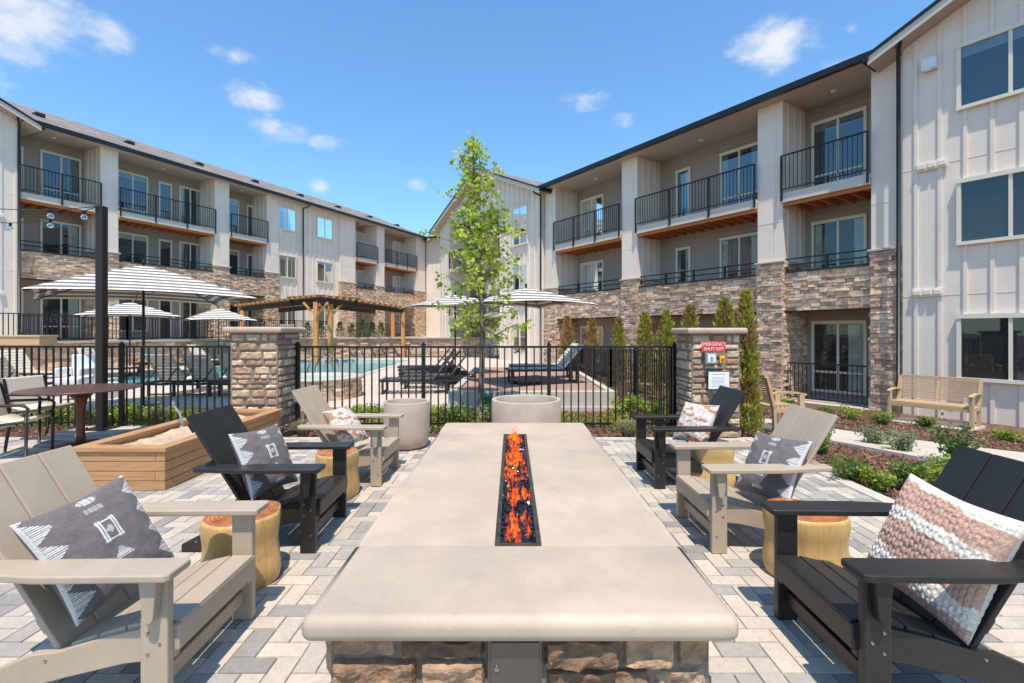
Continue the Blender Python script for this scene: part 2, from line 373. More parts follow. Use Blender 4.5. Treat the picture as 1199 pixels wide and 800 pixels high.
def window(root, sg, s0, s1, z0, z1, o, door=False, split=.5, curt='both', name='window', bright=False, low=False):
    u0, u1 = sorted((sg * s0, sg * s1)); t = .075
    f = MB()
    def fr(a, b, c, d, dp=.06): f.box(a, b, o - .01, o + dp, c, d)
    fr(u0 - t, u1 + t, z1, z1 + t + .02, .075); fr(u0 - t, u1 + t, z0 - t, z0, .075); fr(u0 - t, u0, z0, z1); fr(u1, u1 + t, z0, z1)
    if not door:
        m = lerp(u0, u1, split); fr(m - .03, m + .03, z0, z1, .055)
        if low: fr(u0, u1, z0 + .5, z0 + .56, .055)
    w = f.build(name, M['trim'] , root)
    p = MB(); p.add([Vector((u0, o + .035, z0)), Vector((u1, o + .035, z0)), Vector((u1, o + .035, z1)), Vector((u0, o + .035, z1))], [(0, 1, 2, 3)])
    p.box(u0, u0 + .004, o + .030, o + .036, z0, z1)
    p.build('pane', M['glassb'] if bright else M['glass'], w)
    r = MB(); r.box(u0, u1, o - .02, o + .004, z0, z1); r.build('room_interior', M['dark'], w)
    c = MB(); W = u1 - u0
    def cur(a, b):
        n = max(4, int((b - a) / .05)); pts = []
        for i in range(n + 1):
            pts.append((lerp(a, b, i / n), o + .014 + .008 * math.sin(i * 2.2)))
        vs = [Vector((x, y, z0 + .02)) for x, y in pts] + [Vector((x, y, z1 - .02)) for x, y in pts]; k = n + 1
        c.add(vs, [(i, i + 1, k + i + 1, k + i) for i in range(n)])
    if curt == 'both': cur(u0 + .02, u0 + W * .18); cur(u1 - W * .16, u1 - .02)
    elif curt == 'full': cur(u0 + .02, u1 - .02)
    elif curt == 'left': cur(u0 + .02, u0 + W * .3)
    elif curt == 'blind': c.box(u0 + .01, u1 - .01, o + .008, o + .016, z1 - .22, z1 - .01)
    if c.v: c.build('curtain', M['curtain'], w)
    return w

def wall_box(root, name, mt, u0, u1, o0, o1, z0, z1):
    b = MB(); b.box(u0, u1, o0, o1, z0, z1); return b.build(name, mt, root)

def shingles(mb, a, b, c, d, n=24, m=60):
    """slope patch a-b (eave) to d-c (ridge) with offset tabs"""
    for i in range(n):
        t0, t1 = i / n, (i + 1) / n
        for j in range(m):
            s0, s1 = j / m, (j + 1) / m
            if i % 2: s0, s1 = max(0, s0 - .5 / m), s1 - .5 / m
            if j == m - 1: s1 = 1
            P = lambda s, t: a.lerp(b, s).lerp(d.lerp(c, s), t)
            mb.add([P(s0, t0), P(s1, t0), P(s1, t1), P(s0, t1)], [(0, 1, 2, 3)], cj(random.choice([(.21, .175, .15), (.17, .14, .12), (.25, .21, .18)]), .15))

REC = -1.25
def building(root, sg, z1, cols, bays, walls, wins, S0, S1, ridge=-6.5, pitch=.32, farlow=False):
    z2, z3, ze = z1 + 3.0, z1 + 6.0, z1 + 8.74; zb = z1 - 1.6
    U = lambda s: sg * s
    def B(mb, s0, s1, o0, o1, a, b, **k): mb.box(U(s0), U(s1), o0, o1, a, b, **k)
    # recessed wall
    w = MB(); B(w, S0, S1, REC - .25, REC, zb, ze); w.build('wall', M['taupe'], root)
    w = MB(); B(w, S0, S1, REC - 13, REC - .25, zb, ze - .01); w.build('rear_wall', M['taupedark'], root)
    # soffit + gutter + roof
    w = MB(); B(w, S0, S1, REC - .3, .52, ze, ze + .05)
    for k in range(int((S1 - S0) / 2)):
        pass
    w.build('soffit', M['soffit'], root)
    g = MB(); B(g, S0, S1, .52, .66, ze - .02, ze + .15); g.build('gutter', M['black'], root)
    r = MB(); e0 = Vector((U(S0), .64, ze + .12)); e1 = Vector((U(S1), .64, ze + .12))
    k0 = Vector((U(S0), ridge, ze + .12 + pitch * (.64 - ridge))); k1 = Vector((U(S1), ridge, k0.z))
    if sg < 0: shingles(r, e1, e0, k0, k1, 30, int((S1 - S0) * 2.2))
    else: shingles(r, e0, e1, k1, k0, 30, int((S1 - S0) * 2.2))
    yb = 2 * ridge - .64
    r.add([Vector((U(S0), yb, ze + .12)), Vector((U(S1), yb, ze + .12)), k1, k0], [(0, 1, 2, 3)], (.2, .17, .145))
    r.add([e0, k0, Vector((U(S0), yb, ze + .12))], [(0, 1, 2)], (.3, .3, .3)); r.add([e1, k1, Vector((U(S1), yb, ze + .12))], [(0, 1, 2)], (.3, .3, .3))
    rf = r.build('roof', M['roof'], root)
    s = S0 + 1.5
    while s < S1 - .5:
        v = MB(); o = -2.4 if not farlow else -2.4; zz = ze + .12 + pitch * (.64 - o)
        B(v, s, s + .35, o - .3, o + .1, zz - .04, zz + .16); v.build('roof_vent', M['black'], rf, bevel=.02); s += 3.6
    # columns
    for (a, b) in cols:
        c = MB(); B(c, a, b, REC, .10, z2 + 1.06, ze)
        L = b - a
        B(c, a + .28 * L, a + .28 * L + .02, .10, .108, z2 + 1.06, ze)
        for zz in (z2 + 2.2, z3 + .9): B(c, a - .004, b + .004, .05, .106, zz, zz + .015)
        for side, x in ((-1, a), (1, b)):
            o = REC + .3
            while o < 0: B(c, x, x + side * .02, o, o + .045, z2 + 1.06, ze); o += .36
        c.build('column', M['white'], root)
        st = MB()
        st2 = MB(); B(st2, a, b, REC, .10, zb, z2 + 1.0); st2.build('pier_core', M['mortar'], root)
        lo, hi = sorted((U(a), U(b)))
        stones(st, Vector((lo, .10, zb)), Vector((1, 0, 0)), Vector((0, 1, 0)), hi - lo, z2 + 1.0 - zb)
        stones(st, Vector((lo, REC, zb)), Vector((0, 1, 0)), Vector((-1, 0, 0)), .10 - REC, z2 + 1.0 - zb)
        stones(st, Vector((hi, REC, zb)), Vector((0, 1, 0)), Vector((1, 0, 0)), .10 - REC, z2 + 1.0 - zb)
        st.build('stone_pier', M['stone'], root)
        cp = MB(); B(cp, a - .06, b + .06, REC, .2, z2 + 1.0, z2 + 1.06); cp.build('pier_cap', M['conc_light'], root, bevel=.01)
    for (a, b) in bays:
        lo, hi = sorted((U(a), U(b)))
        bd = MB(); bd.box(lo, hi, -.2, 0, z2 - .42, z2 + .68); bd.build('band_core', M['mortar'], root)
        st = MB(); stones(st, Vector((lo, 0, z2 - .42)), Vector((1, 0, 0)), Vector((0, 1, 0)), hi - lo, 1.1); st.build('stone_band', M['stone'], root)
        cp = MB(); cp.box(lo, hi, -.24, .09, z2 + .68, z2 + .73); cp.box(lo, hi, -.2, .02, z2 - .47, z2 - .42); cp.build('band_cap', M['bronze'], root)
        dk = MB(); dk.box(lo, hi, REC, -.2, z2 - .42, z2); dk.build('balcony_floor', M['soffit'], root)
        rl = MB()
        for zz in (.9, 1.08): rl.box(lo, hi, -.1, -.05, z2 + zz, z2 + zz + .035)
        k = max(2, round((hi - lo) / 1.3))
        for i in range(k + 1):
            x = lerp(lo + .03, hi - .03, i / k); rl.box(x - .025, x + .025, -.11, -.04, z2 + .73, z2 + 1.12)
        rl.build('low_railing', M['black'], root)
        # third floor balcony
        bal = MB(); bal.box(lo, hi, REC, .2, z3 - .10, z3); bal.box(lo, hi, .14, .198, z3 - .27, z3 - .102); bo = bal.build('balcony', M['fascia'], root)
        j = MB(); x = lo + .12
        while x < hi: j.box(x, x + .05, REC, .05, z3 - .36, z3 - .102); x += .38
        j.box(lo, hi, .052, .11, z3 - .37, z3 - .104); j.box(lo, hi, REC, .05, z3 - .15, z3 - .103); j.build('joist', M['joist'], bo)
        rr = MB(); rail(rr, (lo + .03, .235), (hi - .03, .235), z3, post_drop=.24); rr.build('railing', M['black'], bo)
        rr = MB(); rail(rr, (lo + .03, -.05), (hi - .03, -.05), z1, post_drop=.05); rr.build('patio_railing', M['black'], root)
        pl = MB(); pl.box(lo, hi, REC, .3, zb, z1); pl.build('patio_slab', M['conc_light'], root)
        for zz in (z2 - .43, ze - .005):
            lm = MB(); lm.lathe([(.001, zz - .03), (.075, zz - .03), (.085, zz)], 14, cx=lerp(lo, hi, .5), cy=-.5); lm.build('ceiling_light', M['whiteplastic'], root)
    for (a, b) in walls:   # flush board and batten walls
        c = MB(); B(c, a, b, REC, 0, zb, ze)
        x = a + .1
        while x < b: B(c, x, x + .07, 0, .035, zb, ze); x += .44
        for zz in (z2 - .2, z3 - .2): B(c, a, b, 0, .006, zz, zz + .012)
        c.build('board_wall', M['white'], root)
    for wv in wins:
        window(root, sg, *wv[:5], **(wv[5] if len(wv) > 5 else {}))

def downspout(root, u, o, zt, zb, kick=.6, dirn=1):
    d = MB(); d.tube([(u - dirn * .15, o + kick, zt + .05), (u - dirn * .1, o + kick * .9, zt - .12), (u, o + .06, zt - .22), (u, o + .05, zt - .4), (u, o + .05, zb)], .045, 8)
    d.build('downspout', M['black'], root)

def gable(root, sg, sa, sb, z1, o=.28, pitch=.43, recess=None, wins=(), depth=13, vents=()):
    """gabled wing, facade plane at o, from sa to sb"""
    ze = z1 + 8.74; zb = z1 - 1.6; U = lambda s: sg * s
    lo, hi = sorted((U(sa), U(sb))); mid = (lo + hi) / 2; W = hi - lo; pk = ze + pitch * W / 2
    w = MB()
    def top(x): return pk - pitch * abs(x - mid)
    if recess:
        r0, r1 = sorted((U(recess[0]), U(recess[1])))
        w.box(lo, r0, REC, o, zb, ze); w.box(r1, hi, REC, o, zb, ze)
        # upper wall above the recess
        poly = [(lo, ze), (r0, ze), (r0, ze + .0), (r1, ze), (hi, ze), (mid, pk)]
        w.prism([(lo, ze), (hi, ze), (mid, pk)], o - .2, o, 'y')
        w.box(lo, hi, REC - .3, REC, zb, ze)
    else:
        w.prism([(lo, zb), (hi, zb), (hi, ze), (mid, pk), (lo, ze)], REC, o, 'y')
    x = lo + .02
    while x < hi:
        if not (recess and r0 - .05 < x < r1): w.box(x, x + .07, o, o + .035, zb, top(x + .03) - .05)
        elif recess: w.box(x, x + .07, o, o + .035, ze, top(x + .03) - .05)
        x += .44
    for zz in (z1 + 2.8, z1 + 5.8, ze):
        if recess: w.box(lo, r0, o, o + .006, zz, zz + .012); w.box(r1, hi, o, o + .006, zz, zz + .012)
        else: w.box(lo, hi, o, o + .006, zz, zz + .012)
    w.build('board_wall', M['white'], root)
    if recess:
        rw = MB(); rw.box(r0, r1, REC, REC + .02, zb, ze); rw.build('recess_wall', M['taupedark'], root)
        for k, zf in enumerate((z1 + 3, z1 + 6)):
            bl = MB(); bl.box(r0, r1, REC, o + .1, zf - .2, zf); bo = bl.build('balcony', M['fascia'], root)
            rr = MB(); rail(rr, (r0 + .03, o + .05), (r1 - .03, o + .05), zf); rr.build('railing', M['black'], bo)
            m = (r0 + r1) / 2; window(root, 1, m - .9, m + .9, zf + .05, zf + 2.2, REC + .03, name='sliding_door')
        m = (r0 + r1) / 2; window(root, 1, m - .9, m + .9, z1 + .05, z1 + 2.2, REC + .03, name='sliding_door')
    body = MB(); body.prism([(lo, zb), (hi, zb), (hi, ze), (mid, pk - .05), (lo, ze)], REC - depth, REC - .001, 'y'); body.build('rear_wall', M['white'], root)
    # roof slopes, soffits and rake boards
    ov = .55; fo = o + .5
    for sgn in (-1, 1):
        ex = mid + sgn * (W / 2 + ov); ez = ze - pitch * ov
        r = MB(); a = Vector((ex, fo, ez + .22)); b = Vector((ex, REC - depth, ez + .22)); c = Vector((mid, REC - depth, pk + .22)); d = Vector((mid, fo, pk + .22))
        if sgn > 0: shingles(r, b, a, d, c, 26, 34)
        else: shingles(r, a, b, c, d, 26, 34)
        r.build('roof', M['roof'], root)
        s = MB(); yy0, yy1 = REC - depth, fo - .03
        s.add([Vector((ex, yy1, ez + .0)), Vector((mid, yy1, pk + .0)), Vector((mid, yy0, pk)), Vector((ex, yy0, ez)),
               Vector((ex, yy1, ez + .19)), Vector((mid, yy1, pk + .19)), Vector((mid, yy0, pk + .19)), Vector((ex, yy0, ez + .19))],
              [(0, 1, 2, 3), (4, 7, 6, 5), (0, 4, 5, 1), (0, 3, 7, 4)])
        s.build('soffit', M['soffit'], root)
        rk = MB(); rk.add([Vector((ex, fo - .03, ez - .02)), Vector((mid, fo - .03, pk - .02)), Vector((mid, fo - .03, pk + .17)), Vector((ex, fo - .03, ez + .17)),
                           Vector((ex, fo, ez - .02)), Vector((mid, fo, pk - .02)), Vector((mid, fo, pk + .17)), Vector((ex, fo, ez + .17))],
                          [(0, 1, 2, 3), (7, 6, 5, 4), (0, 4, 5, 1), (3, 2, 6, 7), (0, 3, 7, 4)])
        rk.build('rake_board', M['fascia'], root)
        rk = MB(); rk.add([Vector((ex, fo - .02, ez + .172)), Vector((mid, fo - .02, pk + .172)), Vector((mid, fo - .02, pk + .25)), Vector((ex, fo - .02, ez + .25)),
                           Vector((ex, fo + .03, ez + .172)), Vector((mid, fo + .03, pk + .172)), Vector((mid, fo + .03, pk + .25)), Vector((ex, fo + .03, ez + .25))],
                          [(0, 1, 2, 3), (7, 6, 5, 4), (0, 4, 5, 1), (3, 2, 6, 7), (0, 3, 7, 4)])
        rk.build('drip_edge', M['black'], root)
        g = MB(); g.box(ex - .02, ex + sgn * .1, REC - depth, fo + .04, ez + .06, ez + .2); g.build('gutter', M['black'], root)
    for wv in wins:
        window(root, sg, *wv[:4], o + .034, **(wv[4] if len(wv) > 4 else {}))
    for (s, z) in vents:
        v = MB(); u = U(s); v.box(u - .3, u + .3, o + .03, o + .06, z - .1, z + .1)
        for k in (-1, 0, 1): v.box(u + k * .19 - .07, u + k * .19 + .07, o + .06, o + .10, z - .055, z + .055)
        v.build('wall_vent', M['white'], root, bevel=.008)

# ------------------------------------------------------------------ right apartment block
rb = empty('apartment_building', RO, math.atan2(RD.y, RD.x), 'three storey building with white board gable ends and taupe balconies, on the right', 'building', 'apartment buildings around the courtyard')
z1 = -.46
def sR(px, o=0):   # facade coordinate seen at a column of the photo (used once to measure)
    k = (px - 599.5) / F; P = RO + RN * o
    return (P.x - k * P.y) / (k * RD.y - RD.x)
def sL(px, o=0):
    k = (px - 599.5) / F; P = LO + LN * o
    return (P.x - k * P.y) / (k * LD.y - LD.x)
w = []
for f, zf in enumerate((z1, z1 + 3, z1 + 6)):
    hd = zf + 2.2; br = dict(bright=(f == 2))
    w.append((round(sR(1012, REC), 2), round(sR(954, REC), 2), zf + .12 if f else zf + .25, hd, REC, dict(name='sliding_door', curt=['left', 'both', 'blind'][f], low=(f != 1), **br)))
    if f:
        w.append((round(sR(807, REC), 2), round(sR(794, REC), 2), zf + .08, hd - .1, REC, dict(door=True, curt='left', name='balcony_door')))
        w.append((round(sR(888, REC), 2), round(sR(846, REC), 2), zf + .12, hd, REC, dict(curt='both', name='sliding_door', low=True, **br)))
    w.append((round(sR(706, REC), 2), round(sR(682, REC), 2), zf + .3, hd - .05, REC, dict(curt='left', low=(f == 2))))
cols = [(-.75, 0.0), (2.22, 2.97), (7.73, 8.53), (12.7, 13.5)]
building(rb, 1, z1, cols, [(0, 2.22), (2.97, 7.73), (8.53, 12.7)], [], w, -.7, 13.6, pitch=.38)
gw = []
for f, zf in enumerate((z1, z1 + 3, z1 + 6)):
    gw.append((2 * sR(1184, .33) - sR(1126, .33), sR(1126, .33), zf + .96, zf + 2.26, dict(curt=['none', 'left', 'blind'][f], split=.5, bright=(f == 2))))
    gw.append((-9.2, -7.0, zf + .82, zf + 2.18, {}))
gable(rb, 1, -11.6, -.72, z1, o=.3, wins=gw, vents=((round(sR(1087, .3), 2), 2.42), (round(sR(1092, .3), 2), 5.35)))
downspout(rb, -.66, .32, z1 + 8.74, z1 - .1, kick=.4)
ua = sR(1088, .4); sb = MB(); sb.box(ua - .14, ua + .14, .33, .47, 7.55, 7.82); sb.box(ua - .06, ua + .06, .47, .50, 7.5, 7.56); sb.build('alarm_box', M['whiteplastic'], rb, bevel=.015)
fw = []
for f, zf in enumerate((z1, z1 + 3, z1 + 6)):
    fw.append((round(sR(618, .3), 2), round(sR(602, .3), 2), zf + .45, zf + 2.3, dict(curt='full' if f < 2 else 'blind', low=(f == 2))))
gable(rb, 1, 13.6, 24.6, z1, o=.3, recess=(17.2, 23.2), wins=fw)
downspout(rb, 13.52, .3, z1 + 8.74, z1 - .1, kick=.4, dirn=-1)

# ------------------------------------------------------------------ left apartment block
lb = empty('apartment_building', LO, math.atan2(-LD.y, -LD.x), 'long three storey building with brown shingle roof beyond the pool, on the left', 'building', 'apartment buildings around the courtyard')
z1 = 1.1
w = []
for f, zf in enumerate((z1, z1 + 3, z1 + 6)):
    hd = zf + 2.2; a = dict(bright=(f == 2))
    w.append((sL(49, REC), sL(92, REC), zf + .12, hd, REC, dict(name='sliding_door', curt='left', low=(f != 1), **a)))
    w.append((sL(14, REC), sL(24, REC), zf + .5, hd - .1, REC, dict(door=True, curt='none', bright=True)))
    w.append((sL(138, REC), sL(171, REC), zf + .5, hd, REC, dict(curt='blind', **a)))
    w.append((sL(187, REC), sL(199, REC), zf + .05, hd - .05, REC, dict(door=True, curt='none', name='balcony_door', **a)))
    w.append((sL(211, REC), sL(233, REC), zf + .12, hd, REC, dict(curt='both')))
    w.append((sL(268, REC), sL(278, REC), zf + .3, hd, REC, dict(door=True, curt='blind', **a)))
    w.append((sL(290, REC), sL(299, REC), zf + .05, hd - .1, REC, dict(door=True, curt='none', name='balcony_door')))
    w.append((sL(326), sL(345), zf + .9, hd, .025, dict(curt='blind', **a)))
    w.append((sL(371), sL(388), zf + .9, hd, .025, dict(curt='blind')))
    w.append((sL(416, REC), sL(425, REC), zf + .5, hd, REC, dict(door=True, curt='none')))
    w.append((sL(460, REC), sL(474, REC), zf + .4, hd, REC, dict(curt='none', low=True)))
w = [(round(a[0], 2), round(a[1], 2), *a[2:]) for a in w]
c = [tuple(round(sL(x), 2) for x in p) for p in ((116, 137), (250, 267), (311, 325), (397, 415), (440, 449), (486, 497))]
bays = [(0, c[0][0]), (c[0][1], c[1][0]), (c[1][1], c[2][0]), (c[3][1], c[4][0]), (c[4][1], c[5][0])]
building(lb, -1, z1, c, bays, [(c[2][1], c[3][0])], w, 0, c[5][1] + .1, pitch=.405, ridge=-7)
gable(lb, -1, -11, 0, z1, o=.25, wins=[(-3.5, -1.9, z + .8, z + 2.2) for z in (z1, z1 + 3, z1 + 6)], vents=((-.7, 6.0), (-.7, 3.0)))
downspout(lb, -.02, .27, z1 + 8.74, z1, kick=.35, dirn=-1)
downspout(lb, -sL(354), .03, z1 + 8.74, z1, kick=.5)
# back wing joining the end of the left block
E = LO + LD * (c[5][1] + .1)
bw = empty('apartment_building', E, math.atan2(-LN.y, -LN.x), 'far cream wing with small square windows behind the young tree, closing the courtyard', 'building', 'apartment buildings around the courtyard')
b = MB(); b.box(-14, 0, -8, -.02, -.5, z1 + 8.74)
x = -14
while x < 0: b.box(x, x + .05, -.02, .01, -.5, z1 + 8.74); x += .42
b.build('board_wall', M['white'], bw)
for zf in (z1, z1 + 3, z1 + 6):
    for uu in (-3.1, -6.4, -9.6): window(bw, 1, uu, uu + 1.15, zf + .85, zf + 2.25, .01, curt='blind', bright=True)
r = MB(); ze = z1 + 8.74
shingles(r, Vector((-14, .6, ze + .1)), Vector((.6, .6, ze + .1)), Vector((.6, -6, ze + 2.1)), Vector((-14, -6, ze + 2.1)), 20, 40)
r.add([Vector((-14, -12.6, ze + .1)), Vector((.6, -12.6, ze + .1)), Vector((.6, -6, ze + 2.1)), Vector((-14, -6, ze + 2.1))], [(0, 1, 2, 3)], (.2, .17, .145))
r.build('roof', M['roof'], bw)
g = MB(); g.box(-14, .6, -.02, .62, ze, ze + .05); g.build('soffit', M['soffit'], bw)
g = MB(); g.box(-14, .6, .62, .74, ze - .02, ze + .14); g.build('gutter', M['black'], bw)
downspout(bw, -.1, .0, ze, z1 - .5, kick=.5)

# ------------------------------------------------------------------ ground
b = MB(); N = 70
xs = [-400, -120, -40] + [-20 + i * .6 for i in range(66)] + [30, 120, 400]
ys = [-400, -60, -6] + [-2 + i * .6 for i in range(62)] + [50, 150, 500]
nx = len(xs)
vs = [Vector((x, y, hgt(x, y) - .05 + (.02 * noise.noise(Vector((x * 1.3, y * 1.3, 0))) if -20 < x < 20 else 0))) for y in ys for x in xs]
b.add(vs, [(j * nx + i, j * nx + i + 1, (j + 1) * nx + i + 1, (j + 1) * nx + i) for j in range(len(ys) - 1) for i in range(nx - 1)], smooth=True)
tag(b.build('ground', M['mulch']), 'brown mulch covered ground', kind='structure')

# patio of herringbone pavers
PX0, PX1, PY0, PY1 = -9.0, 3.26, -.6, 6.84
b = MB(); b.box(PX0, PX1, PY0, PY1, -.12, -.012); tag(b.build('patio_base', M['joint']), kind='structure')
W = .108; g = .0017; b = MB()
pal = [((.55, .465, .37), 38), ((.49, .425, .345), 20), ((.385, .35, .30), 26), ((.30, .275, .245), 16)]
pool_cols = [c for c, k in pal for _ in range(k)]
def paver(x0, x1, y0, y1):
    x0 = max(x0, PX0); x1 = min(x1, PX1); y0 = max(y0, PY0); y1 = min(y1, PY1)
    if x1 - x0 < .015 or y1 - y0 < .015: return
    if -.58 < x0 and x1 < .62 and 1.9 < y0 and y1 < 4.9: return
    x0 += g; x1 -= g; y0 += g; y1 -= g; c = .003; z = random.uniform(-.0012, .0012)
    vs = [Vector(p) for p in ((x0, y0, -.012), (x1, y0, -.012), (x1, y1, -.012), (x0, y1, -.012))] + [Vector(p) for p in ((x0 + c, y0 + c, z), (x1 - c, y0 + c, z), (x1 - c, y1 - c, z), (x0 + c, y1 - c, z))]
    b.add(vs, [(4, 5, 6, 7), (0, 1, 5, 4), (1, 2, 6, 5), (2, 3, 7, 6), (3, 0, 4, 7)], cj(random.choice(pool_cols), .07))
for i in range(-160, 160):
    for j in range(-60, 60):
        ox, oy = (i + 2 * j) * W, (i - 2 * j) * W
        if ox < PX0 - .4 or ox > PX1 + .4 or oy < PY0 - .4 or oy > PY1 + .4: continue
        paver(ox, ox + 2 * W, oy, oy + W); paver(ox + 2 * W, ox + 3 * W, oy - W, oy + W)
tag(b.build('patio', M['paver']), kind='structure')
b = MB()
y = PY0
while y < PY1 - .05: b.box(PX1 + .004, PX1 + .15, y, min(y + .40, PY1 + .15) - .005, -.12, .006); y += .4
x = PX1
while x > PX0: b.box(x - .40 + .005, x, PY1 + .004, PY1 + .15, -.12, .006); x -= .4
tag(b.build('patio_edging', M['conc_light'], bevel=.004), kind='structure')
# garden path
b = MB(); up = [(4.6, 10.2), (5.3, 8.9), (5.9, 8.1), (6.6, 7.4), (7.2, 6.95), (9.5, 6.2), (13, 5.2)]; lo_ = [(3.6, 9.4), (4.2, 8.2), (4.85, 7.2), (5.25, 6.35), (5.9, 5.75), (8.6, 4.7), (12.5, 3.6)]
def dens(p, k=8):
    out = []
    for i in range(len(p) - 1):
        for j in range(k): out.append((lerp(p[i][0], p[i + 1][0], j / k), lerp(p[i][1], p[i + 1][1], j / k)))
    return out + [p[-1]]
u_, l_ = dens(up), dens(lo_); n = len(u_)
vs = []
for (p, q) in zip(u_, l_):
    for (x, y) in (p, q): vs.append(Vector((x, y, hgt(x, y) + .005)))
    for (x, y) in (p, q): vs.append(Vector((x, y, hgt(x, y) - .12)))
b.add(vs, [f for i in range(n - 1) for f in ((4 * i, 4 * i + 4, 4 * i + 5, 4 * i + 1), (4 * i, 4 * i + 2, 4 * i + 6, 4 * i + 4), (4 * i + 1, 4 * i + 5, 4 * i + 7, 4 * i + 3))])
tag(b.build('path', M['conc_light']), kind='structure')
# pool deck with pool
DX0, DX1, DY0, DY1 = -19, 2.3, 9.8, 29; QX0, QX1, QY0, QY1 = -13, -5.1, 13.3, 26.6
b = MB()
def quadz(mb, x0, x1, y0, y1, z, col=(1, 1, 1)): mb.add([Vector((x0, y0, z)), Vector((x1, y0, z)), Vector((x1, y1, z)), Vector((x0, y1, z))], [(0, 1, 2, 3)], col)
for (x0, x1, y0, y1) in ((DX0, DX1, DY0, QY0), (DX0, DX1, QY1, DY1), (DX0, QX0, QY0, QY1), (QX1, DX1, QY0, QY1)): b.box(x0, x1, y0, y1, -.45, 0)
tag(b.build('pool_deck', M['deck']), kind='structure')
b = MB()
for (x0, x1, y0, y1) in ((QX0, QX1, QY0, QY0 + .3), (QX0, QX1, QY1 - .3, QY1), (QX0, QX0 + .3, QY0 + .3, QY1 - .3), (QX1 - .3, QX1, QY0 + .3, QY1 - .3)): b.box(x0, x1, y0, y1, -.3, .02)
tag(b.build('pool_coping', M['conc_light'], bevel=.01), kind='structure')
b = MB(); quadz(b, QX0, QX1, QY0, QY1, -.07); tag(b.build('pool_water', M['water']), kind='structure')
# raised brown terrace with concrete kerb
b = MB(); b.box(-1.1, 1.92, 10.0, 17, .004, .28); tag(b.build('raised_terrace', mat('terrace_brown', (.36, .22, .16), .9, nscale=3, namt=.12)), kind='structure')
b = MB(); b.box(-1.28, 2.08, 9.86, 10.02, -.1, .31); b.box(1.93, 2.08, 10.02, 17, -.1, .31); b.box(-1.28, -1.12, 10.02, 17, -.1, .31)
tag(b.build('terrace_kerb', M['conc_light'], bevel=.01), kind='structure')
# upper terrace in front of the left block and at the back
T = lambda s, o: (LO + LD * s + LN * o)
b = MB(); e = c[5][1]
pl = [T(-14, 0), T(-14, 4), T(13, 4), Vector((-7.6, 30.4, 0)), Vector((-1.5, 31, 0)), Vector((0, 40, 0)), T(e + .3, 6), T(e + .3, 0)]
b.prism([(p.x, p.y) for p in pl], -.1, 1.08); tag(b.build('upper_terrace', M['conc_light']), kind='structure')
rt = empty('retaining_wall', T(0, 4.05), 0, 'long low stone retaining wall behind the pool holding up the terrace', 'wall')
b = MB(); core = MB(); o0 = T(0, 4.05)
for p, q in ((pl[1], pl[2]), (pl[2], pl[3]), (pl[3], pl[4])):
    d = (q - p); L = d.length; d.normalize(); nrm = Vector((d.y, -d.x, 0))
    stones(b, Vector((p.x - o0.x, p.y - o0.y, 0)) + nrm * .005, d, nrm, L, 1.1, rh=(.10, .18), ln=(.2, .6), dep=(.03, .10))
    core.beam(p - o0 + Vector((0, 0, 1.14)), q - o0 + Vector((0, 0, 1.14)), .42, .08)
b.build('stonework', M['stone'], rt); core.build('coping', M['conc_light'], rt)

# ------------------------------------------------------------------ fences
def fence(name, pts, z0, h, label, group=None, sp=.115, posts=2.2, zf=None, pk=.02, pw=.055, ball=True):
    o = Vector(pts[0] + (0,)) if len(pts[0]) == 2 else Vector(pts[0])
    root = empty(name, (o.x, o.y, 0), 0, label, 'fence', group)
    for a, b_ in zip(pts[:-1], pts[1:]):
        A = Vector((a[0] - o.x, a[1] - o.y, 0)); Bv = Vector((b_[0] - o.x, b_[1] - o.y, 0)); L = (Bv - A).length; d = (Bv - A) / L
        zA = z0 if zf is None else zf(*a); zB = z0 if zf is None else zf(*b_)
        up = Vector((0, 0, 1)); mb = MB()
        mb.beam(A + up * (zA + h), Bv + up * (zB + h), .035, .032); mb.beam(A + up * (zA + .08), Bv + up * (zB + .08), .03, .03)
        n = round(L / sp)
        for i in range(1, n):
            p = A + d * (L * i / n); z = lerp(zA, zB, i / n); mb.box(p.x - pk / 2, p.x + pk / 2, p.y - pk / 2, p.y + pk / 2, z + .03, z + h)
        mb.build('picket_panel', M['black'], root)
        k = max(1, round(L / posts))
        for i in range(k + 1):
            p = A + d * (L * i / k); z = lerp(zA, zB, i / k); q = MB()
            q.box(p.x - pw / 2, p.x + pw / 2, p.y - pw / 2, p.y + pw / 2, z - .1, z + h + .03)
            q.box(p.x - pw / 2 - .006, p.x + pw / 2 + .006, p.y - pw / 2 - .006, p.y + pw / 2 + .006, z + h + .03, z + h + .05)
            if ball: q.lathe([(.0, z + h + .085), (.018, z + h + .08), (.024, z + h + .065), (.012, z + h + .05)], 10, cx=p.x, cy=p.y)
            q.build('post', M['black'], root)
    return root
FY = 7.62
fence('pool_fence', [(-3.32, FY), (2.52, FY)], 0, 1.27, 'black metal picket fence between the two stone pillars, behind the round planters', 'black metal fences round the pool', posts=1.95)
fence('pool_fence', [(-10.2, FY + .1), (-4.1, FY + .1)], 0, 1.27, 'black metal picket fence left of the left stone pillar, behind the dining table', 'black metal fences round the pool', posts=2.3)
fence('pool_fence', [(2.52, 7.75), (2.42, 12), (2.35, 16.5), (2.2, 21)], -.1, 1.25, 'black metal picket fence running back from the right stone pillar beside the conifers', 'black metal fences round the pool', sp=.125, pk=.016, zf=lambda x, y: -.05 - .025 * (y - 7.75))
p = [T(-13, 3.9), T(2, 3.9), T(12.8, 3.9)]
fence('pool_fence', [(a.x, a.y) for a in p], 1.18, .95, 'black metal picket fence on top of the far left retaining wall', 'black metal fences round the pool', sp=.13, posts=2.5, ball=False)

